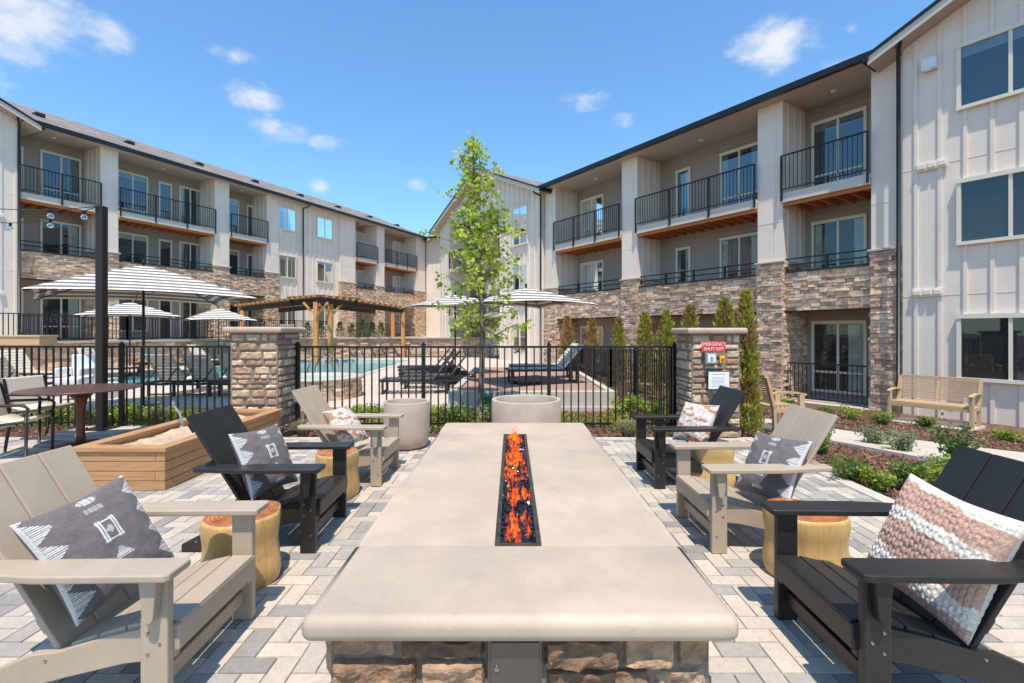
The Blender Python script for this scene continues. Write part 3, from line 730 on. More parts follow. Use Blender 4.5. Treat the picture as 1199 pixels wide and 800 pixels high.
# ------------------------------------------------------------------ stone pillars (shaped stones)
STONE_P = [(.50, .35, .22), (.42, .27, .17), (.57, .41, .27), (.37, .23, .145), (.45, .33, .225), (.63, .47, .32), (.33, .23, .16)]
def lump(mb, P, ax, n, w, h, d, col, nu=7, nv=5, rough=.02):
    """one rough stone: front grid bulging out with noise"""
    up = Vector((0, 0, 1)); seed = random.uniform(0, 99); vs = []
    for j in range(nv + 1):
        for i in range(nu + 1):
            u, v = i / nu, j / nv
            e = min(1, min(u, 1 - u) * nu * .9) * min(1, min(v, 1 - v) * nv * .9)
            k = (.12 + .88 * e ** .5) * d + rough * noise.noise(Vector((u * w * 14, v * h * 14, seed))) + .6 * rough * noise.noise(Vector((u * w * 40, v * h * 40, seed)))
            if i in (0, nu) or j in (0, nv): k = -.012
            jx = .006 * noise.noise(Vector((v * 5, seed, 1))) ; jz = .006 * noise.noise(Vector((u * 6, seed, 3)))
            vs.append(P + ax * (u * w + jx) + up * (v * h + jz) + n * k)
    mb.add(vs, [(j * (nu + 1) + i, j * (nu + 1) + i + 1, (j + 1) * (nu + 1) + i + 1, (j + 1) * (nu + 1) + i) for j in range(nv) for i in range(nu)], col, 0, False)
def lumps(mb, P, ax, n, w, h, rh=(.05, .15), ln=(.09, .34), dep=(.02, .06), pal=STONE_P, **k):
    z = 0
    while z < h - .01:
        r = min(random.uniform(*rh), h - z)
        if h - z - r < .06: r = h - z
        x = 0
        while x < w - .01:
            l = min(random.uniform(*ln), w - x)
            if w - x - l < .09: l = w - x
            g = .006
            lump(mb, P + ax * (x + g) + Vector((0, 0, z + g)), ax, n, l - 2 * g, r - 2 * g, random.uniform(*dep), cj(random.choice(pal), .2), **k); x += l
        z += r
def pillar(cx, cy, hw, hd, zc, label):
    KD = dict(dep=(.012, .035), rough=.012)
    root = empty('stone_pillar', (cx, cy, 0), 0, label, 'pillar', 'stone pillars in the fence')
    core = MB(); core.box(-hw, hw, -hd, hd, -.2, zc); core.build('core', M['mortar'], root)
    s = MB(); X, Yv = Vector((1, 0, 0)), Vector((0, 1, 0))
    lumps(s, Vector((-hw, -hd, 0)), X, -Yv, 2 * hw, zc, **KD); lumps(s, Vector((-hw, -hd, 0)), Yv, -X, 2 * hd, zc, **KD)
    lumps(s, Vector((hw, -hd, 0)), Yv, X, 2 * hd, zc, **KD); lumps(s, Vector((-hw, hd, 0)), X, Yv, 2 * hw, zc, **KD)
    s.build('stonework', M['stonef'], root)
    cp = MB(); cp.box(-hw - .085, hw + .085, -hd - .085, hd + .085, zc, zc + .085); cp.build('cap', M['concrete'], root, bevel=.034, seg=4)
    return root
pillar(-3.72, 7.45, .34, .36, 1.49, 'square rough stone pillar with pale cap, left end of the centre fence')
pr = pillar(2.88, 7.24, .34, .30, 1.475, 'square rough stone pillar with pale cap carrying the red shut off sign')
py = 6.94 - .07
# sign, button boxes and notice on the pillar
def text(body, size, loc, rot, m, parent, name='lettering', ext=.001):
    cu = bpy.data.curves.new(name, 'FONT'); cu.body = body; cu.size = size; cu.extrude = ext; cu.align_x = 'CENTER'; cu.align_y = 'CENTER'
    t = bpy.data.objects.new(name, cu); COL.objects.link(t)
    dg = bpy.context.evaluated_depsgraph_get(); dg.update(); me = bpy.data.meshes.new_from_object(t.evaluated_get(dg))
    bpy.data.objects.remove(t); o = bpy.data.objects.new(name, me); COL.objects.link(o)
    me.materials.clear(); me.materials.append(m); o.location = loc; o.rotation_euler = rot; o.parent = parent; return o
sx = D(835.5, py)
b = MB(); b.box(-.165, .165, 0, .01, -.075, .075)
sg_ = b.build('warning_sign', M['red'], loc=(sx, py, 1.5 - (406 - 389) * py / F), bevel=.003); tag(sg_, 'red EMERGENCY SHUT OFF sign on the right stone pillar', 'sign')
text('EMERGENCY', .062, (0, -.002, .033), (R(90), 0, 0), M['paper'], sg_); text('SHUT OFF', .062, (0, -.002, -.033), (R(90), 0, 0), M['paper'], sg_)
rt = empty('shutoff_switch', (D(832, py), py, 1.5 - (420 - 389) * py / F), 0, 'small grey switch box with clear cover under the red sign', 'switch box')
b = MB(); b.box(-.075, .075, -.03, .02, -.08, .08); b.build('box', M['grey'], rt, bevel=.008)
b = MB(); b.box(-.055, .055, -.045, -.031, -.055, .055); b.build('cover', M['paper'], rt, bevel=.006)
b = MB(); b.box(-.02, .02, -.05, -.046, -.03, .03); b.build('switch', M['grey'], rt)
rt = empty('emergency_button', (D(845, py), py, 1.5 - (421 - 389) * py / F), 0, 'yellow emergency button box beside the grey switch box', 'button')
b = MB(); b.box(-.035, .035, -.03, .02, -.05, .05); b.build('box', M['yellow'], rt, bevel=.008)
b = MB(); b.tube([(0, -.03, 0), (0, -.05, 0)], .02, 12); b.build('button', M['red'], rt); b = MB(); b.tube([(0, 0, -.05), (0, 0, -.12)], .012, 8); b.build('conduit', M['grey'], rt)
rt = empty('notice_board', (D(841.5, py), py, 1.5 - (445.5 - 389) * py / F), 0, 'white framed rules notice on the right stone pillar below the switches', 'notice')
b = MB(); b.box(-.155, .155, -.005, .02, -.13, .13); b.build('frame', M['bronze'], rt, bevel=.003)
b = MB(); b.box(-.145, .145, -.009, -.006, -.12, .12); b.build('sheet', M['paper'], rt)
b = MB()
random.seed(5)
for k in range(9):
    x = -.10
    z = .085 if k == 0 else .06 - k * .018
    while x < (.07 if k else .06):
        l = random.uniform(.008, .03); b.box(x, x + l, -.0105, -.0095, z - .003, z + (.006 if k == 0 else .001)); x += l + .006
b.build('print', M['grey'], rt)

# ------------------------------------------------------------------ fire table
ft = empty('fire_table', (.027, 3.38, 0), 0, 'long rectangular concrete topped fire table on a rough stone base', 'fire table')
hx = .72; Y0, Y1 = -1.79, 1.69; zt, th = .57, .087; J0, J1 = 2.136 - 3.38, 4.50 - 3.38; bx = .104
def slab(name, x0, x1, y0, y1, ends):
    """slab with full bullnose on its outer sides"""
    # built as grid cross-section sweep with rounded plan corners: use box + bevel on chosen edges through weights
    b = MB(); b.box(x0, x1, y0, y1, zt - th, zt); o = b.build(name, M['concrete'], ft)
    me = o.data; at = me.attributes.new('bevel_weight_edge', 'FLOAT', 'EDGE')
    for e in me.edges:
        a, c_ = (me.vertices[i].co for i in e.vertices)
        w_ = 0
        for (axis, val) in ends:
            if abs(a[axis] - val) < 1e-5 and abs(c_[axis] - val) < 1e-5 : w_ = 1
        # seam faces keep only their outer edge ends; skip edges lying in a seam plane
        for (axis, val) in [(1, y) for y in (y0, y1) if (1, y) not in ends] + [(0, x) for x in (x0, x1) if (0, x) not in ends]:
            if abs(a[axis] - val) < 1e-5 and abs(c_[axis] - val) < 1e-5: w_ = 0
        at.data[e.index].value = w_
    m = o.modifiers.new('bevel', 'BEVEL'); m.limit_method = 'WEIGHT'; m.width = .036; m.segments = 6
    for p in me.polygons: p.use_smooth = True
    m.harden_normals = False
    wn_ = o.modifiers.new('wn', 'WEIGHTED_NORMAL'); wn_.keep_sharp = True
    return o
slab('table_slab', -hx, hx, Y0, J0 - .002, [(0, -hx), (0, hx), (1, Y0)])
slab('table_slab', -hx, hx, J1 + .002, Y1, [(0, -hx), (0, hx), (1, Y1)])
slab('table_slab', -hx, -bx, J0 + .001, J1 - .001, [(0, -hx)]); slab('table_slab', bx, hx, J0 + .001, J1 - .001, [(0, hx)])
b = MB(); b.box(-.64, .64, Y0 + .075, Y1 - .06, 0, zt - th - .001); b.build('base_core', M['mortar'], ft)
s = MB(); X, Yv = Vector((1, 0, 0)), Vector((0, 1, 0)); pl_ = [(.38, .24, .14), (.28, .165, .09), (.46, .32, .20), (.24, .14, .08), (.41, .28, .18), (.20, .12, .07)]
random.seed(11)
kw = dict(rh=(.085, .14), ln=(.14, .46), dep=(.015, .045), pal=pl_, nu=18, nv=10, rough=.022)
lumps(s, Vector((-.64, Y0 + .075, 0)), X, -Yv, .53, zt - th, **kw); s.build('stonework', M['stonef'], ft); s = MB(); lumps(s, Vector((.075, Y0 + .075, 0)), X, -Yv, .565, zt - th, **kw)
kw.update(nu=8, nv=5)
s.build('stonework', M['stonef'], ft); s = MB(); lumps(s, Vector((-.64, Y0 + .075, 0)), Yv, -X, Y1 - Y0 - .135, zt - th, **kw); s.build('stonework', M['stonef'], ft); s = MB(); lumps(s, Vector((.64, Y0 + .075, 0)), Yv, X, Y1 - Y0 - .135, zt - th, **kw)
s.build('stonework', M['stonef'], ft)
b = MB(); b.box(-.108, .073, Y0 + .045, Y0 + .09, .02, zt - th - .004); b.build('access_frame', M['steel'], ft, bevel=.002)
b = MB(); b.box(-.098, .063, Y0 + .039, Y0 + .045, .03, zt - th - .014); dr = b.build('access_door', M['steel'], ft, bevel=.003)
b = MB(); b.tube([(-.078, Y0 + .040, .385), (-.078, Y0 + .031, .385)], .008, 14); b.build('latch', M['screw'], dr)
# burner tray: rim and sunken sides
b = MB(); rw = .022; a0, a1 = J0 + .002, J1 - .03; xi = bx - .002
for (x0, x1, y0, y1) in ((-xi, -xi + rw, a0, a1), (xi - rw, xi, a0, a1), (-xi + rw, xi - rw, a0, a0 + rw), (-xi + rw, xi - rw, a1 - rw, a1)): b.box(x0, x1, y0, y1, zt - .075, zt + .003)
b.box(-xi, xi, a1, J1, zt - .075, zt - .001, mi=1)
b.box(-xi, xi, a0, a1, zt - .085, zt - .076)
b.build('burner_tray', [M['tray'], M['concrete']], ft)
# fire glass
random.seed(3); b = MB()
for i in range(5200):
    x = random.uniform(-xi + .022, xi - .022); y = random.uniform(a0 + .02, a1 - .02); z = zt - .035 + random.uniform(-.01, .012) + .008 * noise.noise(Vector((x * 20, y * 20, 0)))
    r_ = random.uniform(.006, .012); q = Matrix.Translation((x, y, z)) @ Matrix.Rotation(random.uniform(0, 6.3), 4, Vector([random.uniform(-1, 1) for _ in range(3)]).normalized())
    b.box(-r_, r_, -r_ * .8, r_ * .7, -r_ * .6, r_ * .6, Mx=q, jit=r_ * .25)
b.box(-xi + .01, xi - .01, a0 + .01, a1 - .01, zt - .07, zt - .045)
fg = b.build('fire_glass', M['lava'], loc=(.027, 3.38, 0)); tag(fg, 'black fire glass filling the burner trough of the table', 'fire glass', kind='stuff')
# flames
b = MB(); random.seed(21)
def tongue(mb, x, y, z, h, r, lean, hot=1, a=1.0):
    pts = []; rs = []; n = 9; ph = random.uniform(0, 6)
    base = len(mb.v)
    ns = 8; flat = random.uniform(.35, .7)
    for i in range(n + 1):
        t = i / n; ox = lean[0] * t + .25 * r * math.sin(ph + t * 7) ; oy = lean[1] * t + .25 * r * math.cos(ph * 1.7 + t * 6)
        rr = r * (math.sin(math.pi * (t * .82 + .16)) ** .8) * (1 - t) ** .35 if t < 1 else .0005
        for k in range(ns):
            th_ = 2 * math.pi * k / ns; mb.v.append(Vector((x + ox + rr * math.cos(th_), y + oy + rr * flat * math.sin(th_), z + h * t)))
    for i in range(n):
        t = i / n; cc = (1.7 * hot, lerp(.55, .12, t) * hot * hot, lerp(.06, .015, t), lerp(a, a * .25, t))
        for k in range(ns):
            mb.f.append([base + i * ns + k, base + i * ns + (k + 1) % ns, base + (i + 1) * ns + (k + 1) % ns, base + (i + 1) * ns + k]); mb.c.append(cc); mb.m.append(0); mb.sm.append(True)
for i in range(1500):
    u = random.random(); y = lerp(a0 + .06, a1 - .05, u)
    dn = noise.noise(Vector((0, y * 4.5, 4))) + .12 * (u - .3)
    if dn < -.16: continue
    x = random.gauss(.008 * math.sin(y * 9), .033); x = max(-.075, min(.075, x))
    if noise.noise(Vector((x * 26, y * 9, 9))) < -.04: continue
    tongue(b, x, y, zt - .03, random.uniform(.012, .065), random.uniform(.004, .013), (random.uniform(-.02, .02), random.uniform(-.05, .06)), hot=random.uniform(.45, 1.0), a=.8)
for (y, h) in ((.94, .17), (.88, .11), (.99, .12), (.35, .07), (-.62, .05), (.1, .06)):
    for k in range(4): tongue(b, random.gauss(0, .012), y + random.gauss(0, .02), zt - .03, h * random.uniform(.6, 1), .018, (random.uniform(-.015, .015), random.uniform(-.02, .02)), hot=1.1, a=.5)
fl = b.build('flame', M['flame'], loc=(.027, 3.38, 0)); tag(fl, 'orange gas flames licking along the trough of the fire table', 'fire')

# ------------------------------------------------------------------ adirondack chairs
def chair_proto(mt, name='adirondack_chair'):
    root = empty(name)
    def screw(mb, x, y, z, s):
        mb.tube([(x, y, z), (x, y + s * .004, z)], .006, 8, mi=1)
    for s in (-1, 1):
        b = MB(); y0, y1 = s * .305, s * .345
        b.box(-.105, 0, y0, y1, 0, .557)
        ob = b.build('front_leg', [mt, M['screw']], root, bevel=.006)
        b = MB()
        for (x, z) in ((-.03, .29), (-.075, .25), (-.03, .12), (-.05, .46), (-.075, .33)): screw(b, x, y1, z, s)
        b.build('screws', [mt, M['screw']], ob)
        b = MB(); b.prism([(-.085, .557), (-.015, .557), (-.03, .40), (-.04, .385), (-.06, .385), (-.07, .40)], s * .345, s * .385, 'y'); b.build('arm_bracket', mt, root, bevel=.004)
        # arm
        b = MB(); b.prism([(.045, s * .27), (.045, s * .40), (.03, s * .415), (-.45, s * .415), (-.80, s * .37), (-.82, s * .35), (-.82, s * .275), (-.78, s * .262), (.03, s * .262)][::(1 if s > 0 else -1)], .557, .587); b.build('armrest', mt, root, bevel=.007, seg=3)
        # side skirt running down to the back foot
        top = [(-.0, .335), (-.12, .325), (-.30, .285), (-.46, .235), (-.56, .225), (-.70, .165), (-.92, .05), (-.92, .0)]
        bot = [(-.80, .0), (-.62, .085), (-.42, .135), (-.20, .185), (0, .205)]
        b = MB(); b.prism((top + bot)[::(-1 if s > 0 else 1)], s * .268, s * .304, 'y'); ob = b.build('side_rail', mt, root, bevel=.004)
        b = MB()
        for (x, z) in ((-.82, .07), (-.50, .205)): screw(b, x, s * .304, z, s)
        b.build('screws', [mt, M['screw']], ob)
        # back support post from rail to arm
    b = MB(); b.box(-.012, .018, -.302, .302, .235, .338); b.build('front_apron', mt, root, bevel=.005)
    b = MB(); b.box(-.075, -.045, -.304, .304, .085, .155); b.build('stretcher', mt, root, bevel=.005)
    prof = [(.02, .350), (-.095, .348), (-.205, .325), (-.315, .293), (-.425, .258)]
    for (p, q) in zip(prof[:-1], prof[1:]):
        a = Vector((p[0] - .004, 0, p[1])); c_ = Vector((q[0] + .004, 0, q[1])); d = c_ - a; L = d.length; d.normalize(); n = Vector((-d.z, 0, d.x)) * -1
        if n.z < 0: n = -n
        Mx = Matrix(((d.x, 0, n.x, a.x), (0, 1, 0, 0), (d.z, 0, n.z, a.z), (0, 0, 0, 1)))
        b = MB(); b.box(0, L, -.285, .285, -.022, .0, Mx=Mx); b.build('seat_slat', mt, root, bevel=.005)
    A = Vector((-.455, 0, .215)); Bt = Vector((-.895, 0, .925)); d = (Bt - A); L = d.length; d.normalize(); n = Vector((d.z, 0, -d.x))
    for k in (-1, 0, 1):
        Mx = Matrix(((0, d.x, n.x, A.x), (1, 0, 0, k * .186), (0, d.z, n.z, A.z), (0, 0, 0, 1)))
        b = MB(); b.box(-.089, .089, 0, L, -.024, 0, Mx=Mx); b.build('back_board', mt, root, bevel=.006)
    for t in (.12, .50, .86):
        Mx = Matrix(((0, d.x, n.x, A.x), (1, 0, 0, 0), (0, d.z, n.z, A.z), (0, 0, 0, 1)))
        ww = .31 if t == .50 else .25
        b = MB(); b.box(-ww, ww, L * t, L * t + .07, -.056, -.0245, Mx=Mx); b.build('back_brace', mt, root, bevel=.004)
    return root
ct = chair_proto(M['poly_tan']); cb = chair_proto(M['poly_black'])
spots = [(ct, -1.345, 2.25, 0, 'tan slatted lounge chair with grey tribal pillow, nearest on the left'),
         (cb, -1.34, 3.67, 0, 'black slatted lounge chair with grey tribal pillow between the two tan chairs'),
         (ct, -1.26, 5.10, 0, 'tan slatted lounge chair with cream pillow, beside the tall round planter'),
         (cb, 1.375, 2.25, math.pi, 'black slatted lounge chair with big pink knitted pillow, nearest on the right'),
         (ct, 1.345, 3.66, math.pi, 'tan slatted lounge chair with grey tribal pillow, between the two black chairs'),
         (cb, 1.36, 5.03, math.pi, 'black slatted lounge chair with cream and brown pillow, before the right stone pillar')]
used = set(); random.seed(2)
for (pr_, x, y, rz, lab) in spots:
    o = pr_ if pr_.name not in used else dup(pr_); used.add(pr_.name)
    o.location = (x, y, .002); o.rotation_euler = (0, 0, rz + R(random.uniform(-1.5, 1.5))); tag(o, lab, 'chair', 'lounge chairs around the fire table')

# ------------------------------------------------------------------ pillows
def pillow(name, size, thick, colf, N=90, bumpf=None):
    me = bpy.data.meshes.new(name); vs = []; cs = []
    for side in (1, -1):
        for j in range(N + 1):
            for i in range(N + 1):
                u, v = i / N * 2 - 1, j / N * 2 - 1
                k = (max(0, 1 - u * u) * max(0, 1 - v * v)) ** .42
                x = u * (1 - .09 * (1 - abs(v) ** 1.6) * abs(u) ** 3); y = v * (1 - .09 * (1 - abs(u) ** 1.6) * abs(v) ** 3)
                wr = .010 * noise.noise(Vector((u * 2.2, v * 2.2, side * 3))) + .003 * noise.noise(Vector((u * 6, v * 6, side)))
                z = side * (thick * k + (wr + (bumpf(u, v) if bumpf else 0)) * min(1, k * 2))
                vs.append((x * size / 2, y * size / 2, z)); cs.append((*colf(u, v, side), 1))
    n = N + 1; fs = []
    for sdx in (0, 1):
        o = sdx * n * n
        for j in range(N):
            for i in range(N):
                q = (o + j * n + i, o + j * n + i + 1, o + (j + 1) * n + i + 1, o + (j + 1) * n + i); fs.append(q if sdx == 0 else q[::-1])
    me.from_pydata(vs, [], fs); me.materials.append(M['fabric']); me.polygons.foreach_set('use_smooth', [True] * len(fs))
    ca = me.color_attributes.new('Col', 'FLOAT_COLOR', 'POINT'); ca.data.foreach_set('color', [c for t in cs for c in t])
    o = bpy.data.objects.new(name, me); COL.objects.link(o); return o
GREY = (.15, .128, .122); WH = (.62, .60, .57)
def tri_pattern(u, v, s):
    if s < 0: return GREY
    fine = (math.fmod((u + 3) * 42, 1) < .55)
    # serrated stepped triangles down two opposite edges
    for e in (-1, 1):
        a = (1 - abs(v - (.0)) ) ; d = (u * e + 1)
        if d < .42:
            p = math.fmod(v * 2.2 + 10, 1); hgt_ = .34 * (1 - abs(p - .5) * 2)
            if d < hgt_ * (1 if e > 0 else .95) + .02: return WH if (math.fmod((v + 4) * 26, 1) < .62 or d < .03) else GREY
    # central motifs
    x, y = u + .0, v - .15
    x *= 1.25; y *= 1.2
    if abs(x) < .22 and abs(y) < .26:
        if abs(abs(x) - .18) < .018 or abs(abs(y) - .22) < .014 or abs(abs(x) - .12) < .012: return WH
        if abs(x) + abs(y) < .10 and fine: return WH
    yy = v + .42
    if 0 < yy < .22 and abs(x) < .22 - yy and math.fmod(yy * 28, 1) < .55: return WH
    if abs(v - .62) < .05 and abs(x) < .20 and fine: return (.45, .44, .42)
    yy = .92 - v
    if 0 < yy < .16 and abs(x) < .10 + .3 * abs(math.sin(yy * 20)) * .4 and fine: return WH
    yy = v + .78
    if abs(yy) < .05 and abs(x) < .26 and math.fmod(x * 9 + 5, 1) < .7: return WH
    return GREY
def cream_pattern(u, v, s):
    n = noise.noise(Vector((u * 2.5, v * 6, 2))) + .6 * noise.noise(Vector((u * 9, v * 14, 5)))
    k = math.sin((v * 1.0 + u * .5) * 7)
    if n + .35 * k > .18: return (.42, .22, .14)
    if n + .2 * k < -.35: return (.52, .40, .30)
    return (.66, .61, .54)
PINK = (.56, .34, .25)
def knit_col(u, v, s):
    if s < 0: return (.62, .56, .47)
    w_ = v + .10 * noise.noise(Vector((u * 3, v * 2, 1))) + u * .08
    w_ += .05 * noise.noise(Vector((u * 12, v * 12, 7))); white = (-.70 < w_ < -.42) or (.14 < w_ < .36) or w_ > .84
    k = .80 + 22 * knit_b(u, v)
    c_ = (.78, .69, .57) if white else PINK
    j = 1 + .25 * noise.noise(Vector((u * 30, v * 30, 0))); return tuple(a * k * j for a in c_)
def knit_b(u, v):
    uu = u * 40 + 1.1 * noise.noise(Vector((u * 4, v * 4, 3))); vv = v * 46 + 1.4 * noise.noise(Vector((u * 5, v * 5, 8)))
    col_ = math.floor(uu / math.pi); f = uu / math.pi - col_ - .5
    return .0085 * (1 - 4 * f * f) ** .6 * (.35 + .65 * abs(math.sin(vv * .5 + (2.2 * abs(f)) + (col_ % 2) * .8))) * (1 + .35 * noise.noise(Vector((u * 22, v * 22, 1))))
def put(o, x, y, z, rz, lean, roll, label):
    # pillow face (+z) leans back against the chair back
    m = Matrix.Translation((x, y, z)) @ Matrix.Rotation(rz, 4, 'Z') @ Matrix.Rotation(R(lean), 4, 'Y') @ Matrix.Rotation(R(90 + roll), 4, 'Z')
    o.matrix_world = m; tag(o, label, 'pillow', 'pillows on the lounge chairs')
p1 = pillow('throw_pillow', .48, .085, tri_pattern, 230)
put(p1, -1.822, 2.179, 0.564, R(-12.7), 60.0, 8.8, 'grey pillow with white tribal pattern on the nearest tan chair, left side')
p2 = p1.copy(); COL.objects.link(p2); put(p2, -1.801, 3.582, 0.573, R(-12.5), 65.4, -1.8, 'grey pillow with white tribal pattern on the left black chair')
p3 = p1.copy(); COL.objects.link(p3); put(p3, 1.872, 3.539, 0.532, R(196.6), 61.1, 2.6, 'grey pillow with white tribal pattern on the right tan chair')
p4 = pillow('throw_pillow', .44, .08, cream_pattern, 70)
put(p4, -1.696, 5.027, 0.541, R(-11.9), 52.7, 0.2, 'cream and rust woven pillow on the far left tan chair')
p5 = p4.copy(); COL.objects.link(p5); put(p5, 1.884, 5.044, 0.568, R(207.0), 61.1, 2.5, 'cream and rust woven pillow on the far right black chair')
p6 = pillow('throw_pillow', .54, .09, knit_col, 190, knit_b)
put(p6, 1.900, 2.200, 0.527, R(186.2), 66.0, -5.5, 'chunky pink and white knitted pillow on the nearest black chair')

# ------------------------------------------------------------------ stump side tables
def stump(px, py_, wpx, label, seed, h=.405):
    q = G(px, py_); Y = q.y; r = wpx / 2 * Y / F; random.seed(seed); Yc = Y + r * .8
    ph = [random.uniform(0, 6.3) for _ in range(4)]; k = random.choice((3, 2))
    def wob(t, z): 
        g = -.10 * math.exp(-((math.cos(t - ph[0]) - 1) ** 2) * 30) * (1 - z)
        return 1 + .05 * math.sin(2 * t + ph[1]) + .04 * math.sin(k * t + ph[2] + z * 1.2) + .03 * math.sin(5 * t + ph[3] + z * 2) + g - .04 * math.sin(z * 6)
    root = empty('stump_table', (D(px, Yc), Yc, .002), 0, label, 'side table', 'polished stump side tables')
    b = MB(); prof = [(r * .93, 0), (r * .97, .02)] + [(r * (1 + .03 * math.sin(i)), .02 + (h - .04) * i / 8) for i in range(1, 8)] + [(r, h - .02), (r * .985, h - .006), (r * .95, h)]
    b.lathe(prof, 64, wob=wob); b.build('trunk', M['stumpside'], root)
    b = MB(); b.lathe([(r * .95, h), (r * .93, h + .001), (r * .6, h + .001), (r * .3, h + .001), (.001, h + .001)], 64, wob=wob); b.build('top', M['stumptop'], root)
stump(286, 697, 92, 'honey coloured tree stump table between the near tan chair and the black chair, left side', 1)
stump(394, 588, 54, 'honey coloured tree stump table between the left black chair and far left tan chair', 5)
stump(942, 693, 95, 'honey coloured tree stump table between the near black chair and the right tan chair', 9)
stump(832, 572, 56, 'honey coloured tree stump table between the right tan chair and far right black chair', 12)

# ------------------------------------------------------------------ round planters
def planter(x, y, r, h, label):
    root = empty('round_planter', (x, y, .002), 0, label, 'planter', 'concrete planters before the fence')
    b = MB(); b.lathe([(r * .70, 0), (r * .86, .03), (r * .94, .08), (r * .985, .16), (r, .26), (r, h - .01), (r * .99, h), (r * .90, h), (r * .885, h - .01), (r * .88, h - .18)], 72)
    b.build('bowl', M['planter'], root); b = MB(); b.lathe([(r * .885, h - .13), (.001, h - .12)], 40); b.build('soil', mat('soil', (.05, .035, .025), .95, nscale=20, namt=.4), root)
planter(-1.375, 6.42, .295, .60, 'tall round concrete planter behind the far left tan chair'); planter(.19, 6.55, .46, .61, 'wide round concrete planter behind the end of the fire table')

# ------------------------------------------------------------------ cedar planter box with sand
root = empty('timber_planter', (-3.72, 5.8, 0), 0, 'long cedar timber planter box filled with sand in front of the left pillar', 'planter box')
x0, x1, y0, y1 = -.44, .44, -1.16, 1.18; t = .09
for k in range(4):
    z = k * .092; b = MB(); o = .0 if k % 2 else t
    b.box(x0 + .004, x1 - t - .002 if k % 2 else x1, y0, y0 + t, z + .002, z + .089); b.build('timber', M['cedar'], root, bevel=.004)
    b = MB(); b.box(x1 - t, x1, y0 if k % 2 else y0 + t + .002, y1, z + .002, z + .089); b.build('timber', M['cedar_y'], root, bevel=.004)
    b = MB(); b.box(x0, x0 + t, y0 + t + .002, y1, z + .002, z + .089); b.build('timber', M['cedar_y'], root, bevel=.004)
    b = MB(); b.box(x0 + t + .002, x1 - t - .002, y1 - t, y1, z + .002, z + .089); b.build('timber', M['cedar'], root, bevel=.004)
for (a, bb, c_, d) in ((x0 - .02, x1 + .02, y0 - .02, y0 + .12), (x0 - .02, x1 + .02, y1 - .12, y1 + .02)):
    b = MB(); b.box(a, bb, c_, d, .37, .41); b.build('cap_board', M['cedar'], root, bevel=.004)
for (a, bb) in ((x0 - .02, x0 + .12), (x1 - .12, x1 + .02)):
    b = MB(); b.box(a, bb, y0 + .122, y1 - .122, .37, .41); b.build('cap_board', M['cedar_y'], root, bevel=.004)
b = MB(); n = 26
vs = [Vector((lerp(x0 + t, x1 - t, i / 8), lerp(y0 + t, y1 - t, j / n), .30 + .07 * noise.noise(Vector((i * .6, j * .5, 2))) + .03)) for j in range(n + 1) for i in range(9)]
b.add(vs, [(j * 9 + i, j * 9 + i + 1, (j + 1) * 9 + i + 1, (j + 1) * 9 + i) for j in range(n) for i in range(8)], smooth=True); b.build('sand_fill', M['sand'], root)
b = MB(); b.tube([(0, 0, .30), (0, 0, .42), (-.03, 0, .52), (-.09, 0, .60), (-.10, 0, .62)], .013, 8); b.tube([(-.10, 0, .63), (-.10, 0, .66)], .018, 8)
b.tube([(0, 0, .34), (0, 0, .40)], .022, 8)
tag(b.build('garden_spigot', M['grey'], loc=(-4.0, 5.95, 0)), 'thin bent metal garden spigot standing in the sand of the timber planter', 'spigot')  # bent metal spigot pipe in the sand, carries no lamp

# ------------------------------------------------------------------ dining table, sling chairs, lamp post
root = empty('dining_table', (-5.75, 6.55, .002), 0, 'round dark red dining table with pedestal by the left fence', 'table')
b = MB(); b.lathe([(.001, .725), (.60, .725), (.655, .735), (.655, .748), (.64, .752), (.001, .752)], 64); b.build('tabletop', M['tabletop'], root)
b = MB(); b.lathe([(.001, .004), (.26, .004), (.25, .02), (.06, .05), (.045, .15), (.045, .45), (.07, .60), (.16, .70), (.22, .724)], 32); b.build('pedestal', M['rust'], root)
def dining_chair():
    r = empty('dining_chair')
    for s in (-1, 1):
        b = MB(); y = s * .27
        b.tube([(.22, y, 0), (.23, y, .40), (.22, y, .44), (-.20, y, .40)], .017, 8); b.tube([(-.26, y, 0), (-.20, y, .40), (-.30, y, .86)], .017, 8)
        b.tube([(.22, y, .44), (.24, y, .60), (.20, y, .64), (-.24, y, .64)], .017, 8); b.build('side_frame', M['bronze'], r)
    b = MB(); n = 8
    prof = [(-.20 + .42 * i / n, .41 + .02 * math.cos(i / n * 6.28)) for i in range(n + 1)]
    vs = [Vector((x, y, z + dz)) for dz in (0, .05) for (x, z) in prof for y in (-.255, .255)]; m_ = 2 * (n + 1)
    b.add(vs, [(2 * i, 2 * i + 1, 2 * i + 3, 2 * i + 2) for i in range(n)] + [(m_ + 2 * i, m_ + 2 * i + 2, m_ + 2 * i + 3, m_ + 2 * i + 1) for i in range(n)] + [(2 * i, 2 * i + 2, m_ + 2 * i + 2, m_ + 2 * i) for i in range(n)] + [(2 * i + 1, m_ + 2 * i + 1, m_ + 2 * i + 3, 2 * i + 3) for i in range(n)] + [(2 * n, 2 * n + 1, m_ + 2 * n + 1, m_ + 2 * n)], smooth=True)
    b.build('seat', M['sling'], r)
    b = MB(); b.add([Vector(p) for p in ((-.215, -.28, .46), (-.215, .28, .46), (-.305, .28, .86), (-.305, -.28, .86), (-.245, -.28, .46), (-.245, .28, .46), (-.335, .28, .87), (-.335, -.28, .87))], [(0, 1, 2, 3), (7, 6, 5, 4), (0, 3, 7, 4), (1, 5, 6, 2), (3, 2, 6, 7), (0, 4, 5, 1)]); b.build('backrest', M['sling'], r, bevel=.012)
    return r
